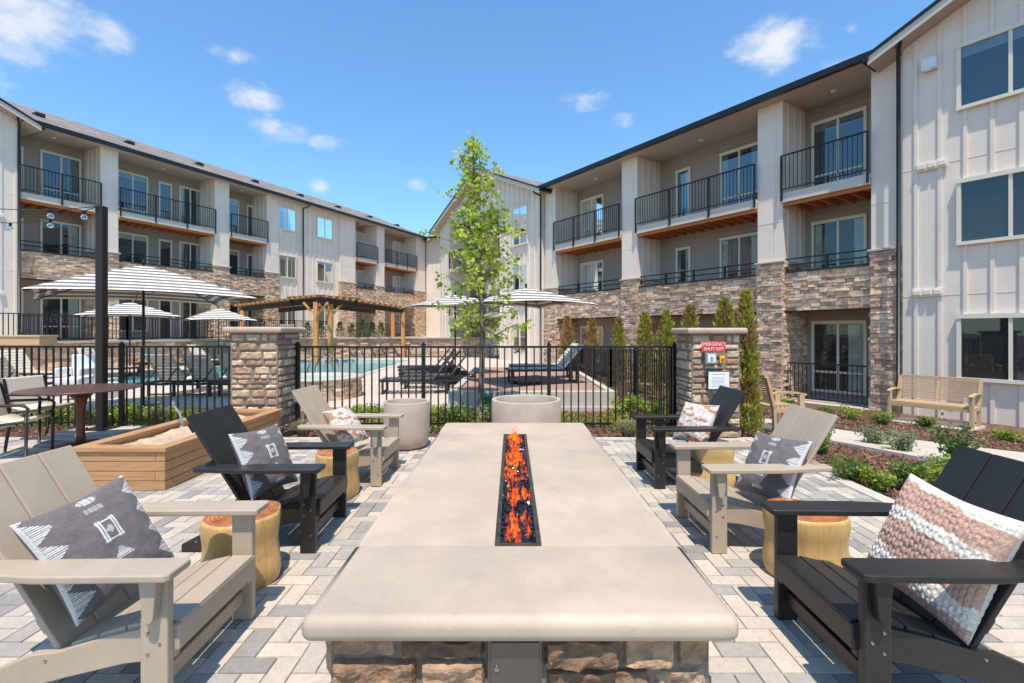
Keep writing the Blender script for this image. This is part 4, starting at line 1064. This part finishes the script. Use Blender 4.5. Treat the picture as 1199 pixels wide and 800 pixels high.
d0 = dining_chair(); d0.location = (-6.0, 5.95, .002); d0.rotation_euler = (0, 0, R(18)); tag(d0, 'beige sling dining chair with dark frame, nearest the camera at the round table', 'chair', 'sling chairs at the dining table')
d1 = dup(d0); d1.location = (-6.62, 6.95, .002); d1.rotation_euler = (0, 0, R(-4)); tag(d1, 'beige sling dining chair with dark frame at the left side of the round table', 'chair')
root = empty('light_post', (D(119, 7.5), 7.5, 0), 0, 'tall dark square steel post holding the string lights beside the dining table', 'post')
b = MB(); b.box(-.055, .055, -.055, .055, .03, 3.42); b.build('shaft', M['bronze'], root, bevel=.006)
b = MB(); b.box(-.16, .16, -.16, .16, .02, .045); b.tube([(-.12, -.12, .04), (-.12, -.12, .07)], .015, 6); b.tube([(.12, -.12, .04), (.12, -.12, .07)], .015, 6); b.build('base_plate', M['bronze'], root)
b = MB(); b.box(-.45, .45, -.3, .3, -.1, .02); b.build('footing', M['conc_light'], root, bevel=.01)
PT = Vector((D(119, 7.5), 7.42, 3.40))
bulbm = glass_mat('bulb_glass', .18, (.9, .88, .82))
for si, (end, lab, gaps) in enumerate((((-10.6, 8.6, 3.95), 'string of clear globe lights sagging left from the dark post, upper cable', (.06, .22, .42, .62, .84)), ((-9.6, 5.6, 3.9), 'string of clear globe lights sagging left from the dark post, lower cable', (.14, .30, .48, .7, .9)))):
    root = empty('string_lights', PT, 0, lab, 'string lights', 'string lights on the post')
    d = Vector(end) - PT; pts = [d * t + Vector((0, 0, -4 * .38 * t * (1 - t))) for t in [i / 24 for i in range(25)]]
    b = MB(); b.tube(pts, .006, 6); b.build('cable', M['black'], root)
    for t in gaps:
        p_ = d * t + Vector((0, 0, -4 * .38 * t * (1 - t)))
        b = MB(); b.lathe([(.02, p_.z), (.02, p_.z - .05), (.001, p_.z - .05)], 10, cx=p_.x, cy=p_.y); bo = b.build('bulb_socket', M['black'], root)
        b = MB(); b.lathe([(.016, p_.z - .05), (.036, p_.z - .07), (.043, p_.z - .095), (.034, p_.z - .12), (.001, p_.z - .132)], 14, cx=p_.x, cy=p_.y); b.build('bulb', bulbm, bo)

# ------------------------------------------------------------------ umbrellas
def umbrella(x, y, zb, size, ztip, zedge, rot, label, base=0, nst=15):
    r = empty('striped_umbrella', (x, y, base), R(rot), label, 'umbrella', 'striped umbrellas by the pool')
    b = MB(); hw = size / 2; cs = [(hw, hw), (-hw, hw), (-hw, -hw), (hw, -hw)]
    zt_, ze_ = ztip - base, zedge - base
    for k in range(4):
        a, c_ = cs[k], cs[(k + 1) % 4]; NS = 10
        for i in range(nst * 2):
            t0, t1 = (i + (.22 if i % 2 else 0)) / (nst * 2), (i + 1 + (0 if i % 2 else .22)) / (nst * 2)
            col = (.80, .73, .63) if i % 2 else (.17, .155, .14)
            if i >= nst * 2 - 1: col = (.80, .73, .63)
            def P(t, s):
                px_ = lerp(a[0], c_[0], s); py__ = lerp(a[1], c_[1], s); sag = 4 * s * (1 - s)
                f = 1 - .05 * sag * t
                return Vector((px_ * t * f, py__ * t * f, lerp(zt_, ze_, t ** 1.12) + .06 * sag * t - .10 * sag * t * (1 - t) ))
            for j in range(NS):
                b.add([P(t0, j / NS), P(t0, (j + 1) / NS), P(t1, (j + 1) / NS), P(t1, j / NS)], [(0, 3, 2, 1)], col, smooth=True)
    b.build('canopy', M['canvas'], r)
    b = MB(); b.tube([(0, 0, 0), (0, 0, zt_ + .06)], .024, 10); b.lathe([(.001, zt_ + .11), (.03, zt_ + .08), (.02, zt_ + .03)], 10); b.build('pole', M['black'], r)
    b = MB()
    for (cx_, cy_) in cs: b.beam((0, 0, zt_ - .05), (cx_ * .98, cy_ * .98, ze_ - .02), .02, .02)
    for q in ((hw, 0), (-hw, 0), (0, hw), (0, -hw)): b.beam((0, 0, zt_ - .06), (q[0] * .94, q[1] * .94, ze_ + .03), .018, .018)
    b.build('rib', M['bronze'], r)
    b = MB(); b.box(-.28, .28, -.28, .28, .0, .07); b.build('base', M['bronze'], r, bevel=.01)
umbrella(D(168, 9.5), 9.5, 0, 3.2, 1.5 + 78 * 9.5 / F, 1.5 + 39 * 9.5 / F, 42, 'largest grey and white striped umbrella, nearest, behind the dark post', base=0, nst=9)
umbrella(D(152, 17), 17, 0, 2.75, 1.5 + 35 * 17 / F, 1.5 + 18 * 17 / F, 38, 'small striped umbrella seen beneath the largest one', nst=6)
umbrella(D(256, 22), 22, 0, 2.55, 1.5 + 28 * 22 / F, 1.5 + 13.5 * 22 / F, 42, 'small striped umbrella above the left stone pillar', nst=6)
umbrella(D(533, 14.5), 14.5, 0, 2.5, 1.5 + 44 * 14.5 / F, 1.5 + 28 * 14.5 / F, 36, 'striped umbrella behind the young tree, its left side showing', base=0, nst=5)
umbrella(D(616, 11.6), 11.6, .28, 2.4, 1.5 + 52 * 11.6 / F, 1.5 + 31 * 11.6 / F, 30, 'striped umbrella on the brown terrace just right of the young tree', base=.28, nst=5)

# ------------------------------------------------------------------ pergola
root = empty('pergola', (-11, 30.5, 1.08), 0, 'low timber pergola with dark slatted roof on the back terrace', 'pergola')
P0 = Vector((0, 0, 0)); O = Vector((-11, 30.5, 1.08))
def pp(px, Y, z=0): return Vector((D(px, Y), Y, 0)) - Vector((O.x, O.y, 0)) + Vector((0, 0, z))
c1, c2, c3 = pp(284, 27.8), pp(376, 24.0), pp(472, 29.5); b1, b3 = pp(320, 33), pp(462, 34)
posts_ = [(pp(284, 27.8), 1.65), (pp(370, 24.2), 1.9), (pp(387, 25.2), 1.9), (pp(472, 29.5), 1.6), (pp(460, 31), 1.6), (pp(322, 31), 1.6)]
for p_, h in posts_:
    b = MB(); b.box(p_.x - .10, p_.x + .10, p_.y - .10, p_.y + .10, -1.1, h); b.build('post', M['pine'], root)
for a, bb in ((c1, c2), (c2, c3)):
    A = a + Vector((0, 0, 1.72)); Bb = bb + Vector((0, 0, 1.98)) if bb is c2 else bb + Vector((0, 0, 1.68))
    if a is c2: A = a + Vector((0, 0, 1.98))
    b = MB(); b.beam(A, Bb, .08, .26); b.build('beam', M['bronze'], root)
    d = (Bb - A); L = d.length; d.normalize(); nb = Vector((-d.y, d.x, 0)); 
    b = MB(); b.beam(A + nb * 2.2, Bb + nb * 2.2, .08, .26); b.build('beam', M['bronze'], root)
    n = int(L / .42)
    for i in range(n + 1):
        p_ = A + d * (L * i / n) + Vector((0, 0, .2)); b = MB(); b.beam(p_ - nb * .30, p_ + nb * 2.4, .06, .11); b.beam(p_ - nb * .46, p_ - nb * .302, .062, .112, mi=1); b.build('rafter', [M['brown'], M['pine']], root)
for (p_, h) in posts_[1:3]:
    for s in (-1, 1):
        b = MB(); b.beam(p_ + Vector((0, 0, h - .7)), p_ + Vector((s * .6, -.05, h - .02)), .08, .10); b.build('brace', M['pine'], root)

# ------------------------------------------------------------------ loungers
def lounger(fm, sm, L=1.95, back=.68, ang=38):
    r = empty('sun_lounger')
    b = MB(); W_ = .32; z = .34
    for s in (-1, 1): b.box(-L / 2, L / 2, s * W_ - .025, s * W_ + .025, z - .05, z)
    for x in (-L / 2, L / 2 - .05, L / 2 - back - .1): b.box(x, x + .05, -W_, W_, z - .05, z)
    b.build('frame', fm, r)
    for x in (-L / 2 + .06, L / 2 - .35):
        for s in (-1, 1): b = MB(); b.box(x, x + .05, s * W_ - .025, s * W_ + .025, 0, z - .05); b.build('leg', fm, r)
        b = MB(); b.box(x, x + .05, -W_, W_, .03, .06); b.build('stretcher', fm, r)
    b = MB(); x = -L / 2 + .03
    while x < L / 2 - back - .06: b.box(x, x + .075, -W_ + .02, W_ - .02, z + .002, z + .02); x += .095
    b.build('seat', sm, r)
    b = MB(); ca, sa = math.cos(R(ang)), math.sin(R(ang)); hx_ = L / 2 - back
    Mx = Matrix(((ca, 0, -sa, hx_), (0, 1, 0, 0), (sa, 0, ca, z), (0, 0, 0, 1))); x = .02
    while x < back + .05: b.box(x, x + .075, -W_ + .02, W_ - .02, .002, .02, Mx=Mx); x += .095
    for s in (-1, 1): b.box(0, back + .1, s * W_ - .02, s * W_ + .02, -.02, .015, Mx=Mx)
    b.build('backrest', sm, r)
    for s in (-1, 1): b = MB(); b.beam((hx_ + .35 * ca, s * .25, z + .35 * sa), (L / 2 - .15, s * .25, z - .03), .02, .02); b.build('prop', fm, r)
    return r
ld = lounger(M['bronze'], M['slinggrey'], ang=52); lt = lounger(M['bronze'], M['sling'], ang=55); lw = lounger(M['bronze'], M['slingwhite'], ang=48)
grp = 'sun loungers round the pool'
def place(pr_, first, x, y, z, rz, lab):
    o = pr_ if first else dup(pr_); o.location = (x, y, z); o.rotation_euler = (0, 0, R(rz)); tag(o, lab, 'sun lounger', grp)
ords = ['first', 'second', 'third', 'fourth', 'fifth', 'sixth', 'seventh']
for i, (x, y) in enumerate(((-2.25, 12.2), (-1.95, 13.3), (-2.3, 14.4), (-2.6, 15.6), (-2.9, 16.8))): place(ld, i == 0, x, y, .003, 4 + i, f'dark slatted lounger left of the young tree, {ords[i]} nearest of its row')
place(lw, True, .85, 11.9, .283, 8, 'pale slatted lounger with raised back on the brown terrace')
place(lw, False, .9, 13.2, .283, 4, 'pale slatted lounger further back on the brown terrace, behind the nearer pale one')
for i, px in enumerate((183, 226, 268)): place(lt, i == 0, D(px, 11.2), 12.1, .003, -96, f'tan sling lounger, back raised, behind the left fence, {ords[i]} right of the post')
place(lt, False, D(22, 10.9), 11.1, .003, -96, 'tan sling lounger with raised back, far left behind the dining chairs')
for i in range(5): place(lt, False, -13.9 + i * .42, 14.2 + i * 2.1, .003, 172, f'tan sling lounger across the pool by the retaining wall, {ords[i]} from the left')
# covered pool lift
root = empty('pool_lift', (D(88, 10.9), 10.9, 0), 0, 'white plastic pool lift chair behind the fence left of the dark post', 'pool lift')
b = MB(); b.box(-.28, .28, -.25, .25, .35, .50); b.box(-.28, .28, .2, .32, .50, 1.0); b.box(-.3, -.22, -.2, .2, .55, .72); b.box(.22, .3, -.2, .2, .55, .72); b.build('seat', M['whiteplastic'], root, bevel=.05, seg=4)
b = MB(); b.tube([(.35, .1, .05), (.40, .1, .9), (.30, .1, 1.1), (0, .2, 1.12), (-.1, .3, .9)], .03, 8); b.build('arm', M['grey'], root)
b = MB(); b.box(.1, .6, -.1, .5, .0, .35); b.build('base', M['whiteplastic'], root, bevel=.03)
# pool handrail
b = MB()
for y in (0, .5): b.tube([(-.45, y, -.3), (-.4, y, .5), (-.25, y, .82), (.0, y, .85), (.25, y, .7), (.35, y, 0)], .02, 8)
tag(b.build('pool_handrail', M['steel'], loc=(-5.25, 13.6, 0)), 'curved steel handrail at the near corner of the pool', 'handrail')
# raised stone spa
root = empty('spa', (-4.55, 11.5, 0), 0, 'raised round stone spa beside the left stone pillar, behind the fence', 'spa')
b = MB(); n = 26; R_ = .95
for k in range(n):
    t = 2 * math.pi * k / n; nrm = Vector((math.cos(t), math.sin(t), 0)); ax = Vector((-math.sin(t), math.cos(t), 0)); w_ = 2 * math.pi * R_ / n
    stones(b, nrm * R_ - ax * (w_ / 2), ax, nrm, w_, .42, rh=(.08, .14), ln=(.15, .3), dep=(.02, .05))
b.build('stonework', M['stone'], root)
b = MB(); b.lathe([(R_, 0), (R_, .42), (R_ + .09, .42), (R_ + .09, .48), (R_ - .25, .48), (R_ - .25, .36)], 48); b.build('coping', M['conc_light'], root)
b = MB(); b.lathe([(R_ - .24, .41), (.001, .41)], 40); b.build('water_surface', M['water'], root)
# timber seat box far left, green valve box
b = MB(); b.box(-.75, .75, -.3, .3, .0, .26); b.box(-.78, .78, -.33, .33, .26, .32)
tag(b.build('timber_bench', M['teak'], loc=(D(14, 15.2), 15.6, 1.085), bevel=.01), 'long tan timber seat box on the raised terrace at the far left', 'bench')
root = empty('valve_box', (D(571, 9.2), 9.2, 0), 0, 'small green plastic utility pedestal beside the tree trunk behind the fence', 'utility box')
b = MB(); b.lathe([(.10, 0), (.09, .26), (.10, .27), (.10, .36), (.08, .40), (.001, .41)], 20); b.build('housing', M['green'], root)
b = MB(); b.box(-.14, .14, -.14, .14, -.02, .05); b.build('plinth', M['conc_light'], root)

# ------------------------------------------------------------------ teak bench and armchair
def teak_seat(wd, label, name, loc, rz, cat):
    r = empty(name, loc, R(rz), label, cat); h = wd / 2
    for s in (-1, 1):
        b = MB(); b.box(s * h - .03, s * h + .03, -.06 + .28 - .03, .28, 0, .62); b.build('front_leg', M['teak'], r, bevel=.005)
        b = MB(); b.beam((s * h, -.22, 0), (s * h, -.24, .42), .06, .05, up=Vector((0, 1, 0))); b.beam((s * h, -.24, .40), (s * h, -.36, .90), .06, .045, up=Vector((0, 1, 0))); b.build('back_leg', M['teak'], r)
        b = MB(); pts = [(.31, .615), (.2, .64), (.0, .655), (-.18, .65), (-.30, .625)]
        for p_, q in zip(pts[:-1], pts[1:]): b.beam((s * h, p_[0] + .004, p_[1]), (s * h, q[0] - .004, q[1]), .065, .028)
        b.build('armrest', M['teak'], r)
        b = MB(); b.box(s * h - .018, s * h + .018, -.24, .24, .33, .40); b.build('side_rail', M['teak'], r)
    b = MB(); b.box(-h, h, .235, .265, .32, .40); b.build('front_rail', M['teak'], r, bevel=.004)
    b = MB()
    for k in range(7): y = .26 - k * .075; b.box(-h + .02, h - .02, y - .058, y, .402, .422)
    b.build('seat', M['teak'], r)
    b = MB()
    for k in range(11):
        z = .47 + k * .038; y = -.255 - (z - .42) * .24; b.box(-h + .03, h - .03, y - .01, y + .008, z, z + .024)
    for x in ([-h + .02, 0, h - .02] if wd > 1 else [-h + .02, h - .02]): b.beam((x, -.25, .40), (x, -.375, .91), .045, .028, up=Vector((0, 1, 0)))
    b.beam((-h, -.375, .91), (h, -.375, .91), .05, .05)
    b.build('backrest', M['teak'], r); return r
bp = G(1092, 488, -.22)
teak_seat(1.30, 'teak slatted two seat bench against the white wall beyond the path', 'garden_bench', (bp.x, bp.y, hgt(bp.x, bp.y) - .02), 124, 'bench')
ap = G(908, 500, -.1)
teak_seat(.62, 'teak slatted armchair beside the tall conifer and the path', 'garden_armchair', (ap.x, ap.y, hgt(ap.x, ap.y)), -84, 'chair')
b = MB(); b.box(-.7, .7, -.45, .45, -.15, .02); tag(b.build('bench_pad', M['conc_light'], loc=(bp.x, bp.y, hgt(bp.x, bp.y) - .03)), kind='structure'); bpy.data.objects['bench_pad'].rotation_euler = (0, 0, R(124))

# ------------------------------------------------------------------ vegetation
def leafq(mb, p, s, col, droop=.4, asp=.6, up=None):
    d = Vector((random.gauss(0, 1), random.gauss(0, 1), random.gauss(0, .7) - droop)); 
    if up: d = Vector((random.gauss(0, .35), random.gauss(0, .35), 1))
    d.normalize(); e = d.cross(Vector([random.gauss(0, 1) for _ in range(3)])); e.normalize()
    mb.add([p, p + d * s * .5 + e * s * asp * .5, p + d * s, p + d * s * .5 - e * s * asp * .5], [(0, 1, 2, 3)], col)
def shrub(name, x, y, r, h, n, cols, label, cat='shrub', group='low shrubs in the beds', leaf=.04, stemn=7, open_=.3, z=None):
    z0 = hgt(x, y) - .05 if z is None else z
    root = empty(name, (x, y, z0), 0, label, cat, group); st = MB(); lf = MB(); per = max(1, n // (stemn * 6)); seed = random.uniform(0, 99)
    for k in range(stemn):
        a = 2 * math.pi * k / stemn + random.uniform(-.3, .3); q = random.uniform(.35, 1)
        tip = Vector((math.cos(a) * r * q, math.sin(a) * r * q, h * random.uniform(.65, 1) * (1 - .25 * q)))
        mid = Vector((tip.x * .35, tip.y * .35, tip.z * .55)); st.tube([(0, 0, 0), mid, tip], [.007, .005, .002], 4)
        for m_ in range(6):
            t = .3 + .7 * m_ / 5; c_ = (mid.lerp(tip, (t - .5) * 2) if t > .5 else mid * (t * 2)); cc = cj(random.choice(cols), .25)
            for _ in range(per): leafq(lf, c_ + Vector([random.gauss(0, r * open_) * .55 for _ in range(2)] + [random.gauss(0, h * .10)]), leaf * random.uniform(.6, 1.2), cj(cc, .15))
    st.build('stem', M['bark'], root); lf.build('foliage', M['leaf'], root); return root
GR = [(.16, .24, .04), (.21, .30, .05), (.11, .17, .03), (.26, .32, .07)]; BR = [(.32, .42, .05), (.25, .35, .04), (.38, .46, .07)]; SV = [(.34, .37, .20), (.42, .44, .26), (.26, .30, .14)]
random.seed(40)
beds = [(921, 468, -.2, .20, .20, GR, 'small green shrub before the ground floor patio railing, beside the stone column'), (966, 482, -.2, .20, .2, GR, 'small green shrub below the right patio railing, left one'), (996, 484, -.2, .30, .26, BR, 'bright green shrub below the right patio railing'),
        (1033, 490, -.2, .28, .26, GR, 'green shrub at the left leg of the teak bench'), (1024, 516, -.1, .27, .30, SV, 'silvery shrub on the near side of the path, left of two'), (1059, 526, -.1, .25, .28, SV, 'silvery shrub on the near side of the path, right of two'),
        (1180, 508, -.2, .22, .2, BR, 'small bright green shrub against the white wall by the window'), (960, 525, -.05, .26, .35, GR, 'dark green shrub behind the back of the right tan chair'), (995, 560, 0, .26, .26, GR, 'green shrub in the mulch beside the patio edge, nearest the tan chair'),
        (1025, 566, 0, .20, .20, BR, 'low green shrub in the middle of the mulch bed'), (1066, 566, 0, .26, .26, GR, 'green shrub right of the middle in the mulch bed'), (1100, 562, 0, .22, .28, BR, 'light green shrub above the knitted pillow'), (1085, 492, -.2, .2, .18, GR, 'small green shrub in front of the teak bench')]
for (px, py_, z, r, h, cols, lab) in beds:
    p_ = G(px, py_, z); shrub('shrub', p_.x, p_.y, r * .85, h * 1.25, 900, cols, lab, leaf=.045)
p_ = G(1118, 540, -.1); shrub('rose_bush', p_.x, p_.y, .30, .62, 800, [(.09, .17, .03), (.14, .22, .05)], 'taller open rose bush between the path and the black chair back', leaf=.055, stemn=9, open_=.22)
for i, (px, Y, h, lab) in enumerate(((130, 8.3, .35, 'leafy green shrub behind the left fence at the dark post'), (165, 8.5, .38, 'leafy green shrub behind the left fence right of the dark post'), (64, 8.5, .34, 'leafy green shrub behind the left fence under the dining table'), (215, 8.3, .32, 'leafy green shrub behind the left fence near the spigot'),
                                     (735, 9.4, .40, 'bright leafy shrub behind the centre fence before the brown terrace corner'), (765, 8.6, .42, 'bright leafy shrub at the corner of the two fences'), (700, 12.5, .3, 'low bright shrub along the inside of the receding fence'), (585, 8.6, .34, 'dark leafy shrub behind the wide planter'), (537, 8.4, .34, 'dark leafy shrub behind the centre fence between the planters'), (520, 8.7, .3, 'low shrub behind the centre fence right of the tall planter'),
                                     (430, 8.9, .26, 'low bright shrub behind the fence left of the tall planter'), (710, 11, .34, 'bright shrub beside the concrete kerb of the brown terrace'))):
    shrub('shrub', D(px, Y), Y, .34, h, 1100, BR if i not in (7, 8) else GR, lab, leaf=.055, z=-.06)
# ornamental grasses
def grass(x, y, r, h, n, cols, label, z=None):
    b = MB(); z0 = hgt(x, y) - .05 if z is None else z
    for i in range(n):
        a = random.uniform(0, 6.3); q = random.uniform(0, 1) ** .6; w_ = random.uniform(.0025, .005); d = Vector((math.cos(a), math.sin(a), 0)); e = Vector((-d.y, d.x, 0)) * w_
        p0 = d * random.uniform(0, .06); H_ = h * random.uniform(.6, 1); p1 = p0 + d * r * q * .4 + Vector((0, 0, H_ * .75)); p2 = p0 + d * r * q + Vector((0, 0, H_ * (1 - .3 * q)))
        b.add([p0 - e, p0 + e, p1 + e, p1 - e, p2], [(0, 1, 2, 3), (3, 2, 4)], cj(random.choice(cols), .25))
    tag(b.build('grass_tuft', M['leaf'], loc=(x, y, z0)), label, 'ornamental grass', 'grass tufts in the fence bed')
GS = [(.42, .36, .20), (.34, .32, .15), (.50, .44, .28), (.25, .28, .10)]
grass(D(735, 7.15), 7.15, .26, .36, 700, GS, 'pale dry grass tuft in front of the fence beside the far right black chair'); grass(D(355, 7.2), 7.2, .24, .36, 500, GS, 'pale dry grass tuft at the foot of the left stone pillar')
grass(D(185, 8.1), 8.1, .3, .42, 500, GS, 'pale grass tuft behind the left fence by the timber planter'); grass(D(790, 7.1), 7.1, .2, .25, 350, GS, 'small dry grass tuft at the foot of the right stone pillar')
# ground cover + mulch chips
b = MB(); random.seed(8)
for i in range(13000):
    x = random.uniform(-3.2, 2.4); y = random.uniform(7.75, 9.7)
    if noise.noise(Vector((x * 1.6, y * 1.6, 3))) < -.08: continue
    leafq(b, Vector((x, y, -.07 + random.uniform(0, .07))), .045, cj(random.choice(BR + [(.25, .10, .05)]), .25))
for i in range(2500):
    x = random.uniform(-9, -4.2); y = random.uniform(7.9, 9.7); leafq(b, Vector((x, y, -.07 + random.uniform(0, .08))), .045, cj(random.choice(BR), .25))
tag(b.build('ground_cover', M['leaf']), 'low green ground cover creeping over the mulch behind the fence', kind='stuff')
b = MB(); CH = [(.20, .10, .06), (.13, .065, .04), (.28, .16, .10), (.09, .05, .035), (.24, .11, .06)]
def chips(n, x0, x1, y0, y1, test=None):
    for i in range(n):
        x = random.uniform(x0, x1); y = random.uniform(y0, y1)
        if test and not test(x, y): continue
        l, w_ = random.uniform(.012, .045), random.uniform(.005, .012); q = Matrix.Translation((x, y, hgt(x, y) - .045 + random.uniform(0, .02))) @ Matrix.Rotation(random.uniform(0, 6.3), 4, 'Z') @ Matrix.Rotation(random.gauss(0, .4), 4, 'Y') @ Matrix.Rotation(random.gauss(0, .3), 4, 'X')
        b.box(-l, l, -w_, w_, -.003, .003, cj(random.choice(CH), .2), Mx=q)
chips(15000, 3.45, 8.8, 3.3, 12, lambda x, y: dist_r(x, y) > .5)
chips(4500, -3.2, 3.4, 7.0, 9.6); chips(1500, -9, -4.2, 7.0, 9.6)
tag(b.build('mulch_chips', M['chip']), 'loose brown bark chips over the planting beds', kind='stuff')

def conifer(x, y, h, r, cols, label, n=5200, z=None):
    z0 = hgt(x, y) - .05 if z is None else z
    root = empty('conifer', (x, y, z0), 0, label, 'conifer', 'narrow conifers along the fence'); t = MB(); t.tube([(0, 0, 0), (0, 0, h * .9)], [.035, .006], 6); t.build('trunk', M['bark'], root); f = MB(); sd_ = random.uniform(0, 50)
    for i in range(n):
        u = random.random() ** .8; a = random.uniform(0, 6.28)
        rr = r * .9 * (min(1, u * 6 + .55)) * (1 - u) ** .62 * (1 + .6 * noise.noise(Vector((a * 1.3, u * 7, sd_))) + .25 * noise.noise(Vector((math.cos(a) * 3, math.sin(a) * 3 + u * 16, sd_))))
        q = random.uniform(.35, 1.28) ; p_ = Vector((math.cos(a) * rr * q, math.sin(a) * rr * q, .04 + u * h * .97)); d = Vector((math.cos(a) * .75 + random.gauss(0, .15), math.sin(a) * .75 + random.gauss(0, .15), 1)).normalized(); e = d.cross(Vector([random.gauss(0, 1) for _ in range(3)])).normalized(); s = random.uniform(.05, .14) * (.6 + r * 1.2)
        cc = random.choice(cols[0] if noise.noise(Vector((a, u * 5, sd_ + 9))) > -.1 else cols[1])
        f.add([p_, p_ + d * s * .4 + e * s * .22, p_ + d * s, p_ + d * s * .4 - e * s * .22], [(0, 1, 2, 3)], cj(cc, .25))
    f.build('crown', M['leaf'], root)
CG = ([(.44, .44, .07), (.55, .50, .11), (.30, .33, .06)], [(.38, .28, .08), (.44, .27, .10)]); CO = ([(.56, .32, .12), (.48, .32, .12)], [(.32, .28, .08), (.62, .36, .15)])
random.seed(77)
for (px, Y, h, r, cc, lab) in ((873, 7.35, 2.20, .20, CG, 'tallest narrow conifer just right of the stone pillar'), (849, 8.8, 2.22, .28, CG, 'narrow green conifer behind the right stone pillar'), (808, 10.2, 2.2, .30, CG, 'narrow green conifer rising left of the pillar cap'),
                               (780, 12, 2.2, .33, CG, 'narrow green conifer, third from the right pillar along the receding fence'), (755, 13.8, 2.25, .36, CG, 'narrow green conifer, fourth from the right pillar along the receding fence'), (724, 16.2, 2.2, .33, CG, 'narrow green conifer next to the orange tinged ones'),
                               (693, 18.6, 2.2, .36, CO, 'narrow orange tinged conifer, nearer of the two brown ones'), (664, 20.6, 2.25, .40, CO, 'narrow orange brown conifer at the far end of the row')):
    conifer(D(px, Y), Y, h, r, cc, lab, n=5200 if Y < 9 else 1900)
random.seed(9)
for i, px in enumerate((360, 376, 398, 412, 424, 436, 446)):
    Y = 31.5 + i * .1; conifer(D(px, Y), Y, 1.0 + random.uniform(-.15, .25), .34, ([(.07, .12, .025), (.10, .16, .03)], [(.05, .09, .02)]), f'small dark conifer below the pergola on the back terrace, {["first", "second", "third", "fourth", "fifth", "sixth", "seventh"][i]} from the left', n=500, z=1.05)

def young_tree(x, y):
    random.seed(14); root = empty('young_tree', (x, y, -.05), 0, 'slender young maple tree with bright green leaves behind the centre fence', 'tree')
    tr = MB(); H = 5.05
    def tp(z): return Vector((.06 * math.sin(z * 1.1) - .03 * (z > 3) * (z - 3), .03 * math.cos(z * 1.7), z))
    tr.tube([tp(H * i / 16) for i in range(17)], [.055 * (1 - i / 17.5) ** .8 + .004 for i in range(17)], 8); tr.build('trunk', M['bark'], root)
    lb_ = MB(); lf = MB(); LC = [(.46, .56, .06), (.38, .50, .05), (.54, .60, .09), (.28, .40, .04), (.60, .62, .11)]
    def leaf(p, s, col):
        d = Vector((random.gauss(0, 1), random.gauss(0, 1), -.5 + random.gauss(0, .5))).normalized(); e = d.cross(Vector([random.gauss(0, 1) for _ in range(3)])).normalized(); n_ = d.cross(e)
        P = [(0, 0), (.25, .32), (.45, .2), (.62, .5), (.72, .18), (1, 0), (.72, -.18), (.62, -.5), (.45, -.2), (.25, -.32)]
        lf.add([p + d * a * s + e * b_ * s + n_ * (.12 * s * abs(b_)) for a, b_ in P], [(0, 1, 2, 3, 4, 5, 6, 7, 8, 9)], col)
    nb = 50
    for k in range(nb):
        t = (k / nb) ** .9; z = lerp(1.42, 4.98, t); a = k * 2.4 + random.uniform(-.4, .4)
        L = (.16 + .72 * math.sin(math.pi * min(1, .22 + t * .8)) ** .8 * (1 - .45 * t)) * random.uniform(.55, 1.3)
        if t < .1: L *= 1.0
        p0 = tp(z); d = Vector((math.cos(a), math.sin(a), random.uniform(.35, .9) if t > .15 else random.uniform(-.1, .5))).normalized()
        pts = [p0 + d * L * i / 4 + Vector((0, 0, .10 * L * (i / 4) ** 2)) + Vector([random.gauss(0, .012) for _ in range(3)]) for i in range(5)]
        lb_.tube(pts, [.014 * (1 - t * .5) * (1 - i / 5.5) + .002 for i in range(5)], 5)
        ncl = 2 + int(L * 6)
        for m_ in range(ncl):
            s = lerp(.3, 1.08, (m_ + .5) / ncl); c_ = p0.lerp(pts[-1], min(s, 1)) + Vector([random.gauss(0, .05 + .04 * L) for _ in range(3)])
            lb_.tube([p0.lerp(pts[-1], s * .9), c_], [.003, .0015], 4); base = random.choice(LC)
            for _ in range(random.randint(6, 17)): leaf(c_ + Vector((random.gauss(0, .065), random.gauss(0, .065), random.gauss(-.01, .055))), random.uniform(.055, .105), cj(base, .22))
    # water shoots leaning out left
    for (dx, z, dz) in ((-.95, 2.9, .45), (-.75, 1.9, .15), (-.55, 3.7, .4), (.62, 1.8, .1), (.5, 3.2, .5)):
        p0 = tp(z); q = p0 + Vector((dx, random.uniform(-.2, .2), dz)); lb_.tube([p0, p0.lerp(q, .5) + Vector((0, 0, .05)), q], [.012, .007, .003], 5)
        for _ in range(26): leaf(p0.lerp(q, random.uniform(.75, 1.05)) + Vector([random.gauss(0, .05) for _ in range(3)]), random.uniform(.05, .085), cj(random.choice(LC), .2))
    lb_.build('branch', M['bark'], root); lf.build('crown', M['leaf'], root)
young_tree(D(561, 8.9), 8.9)
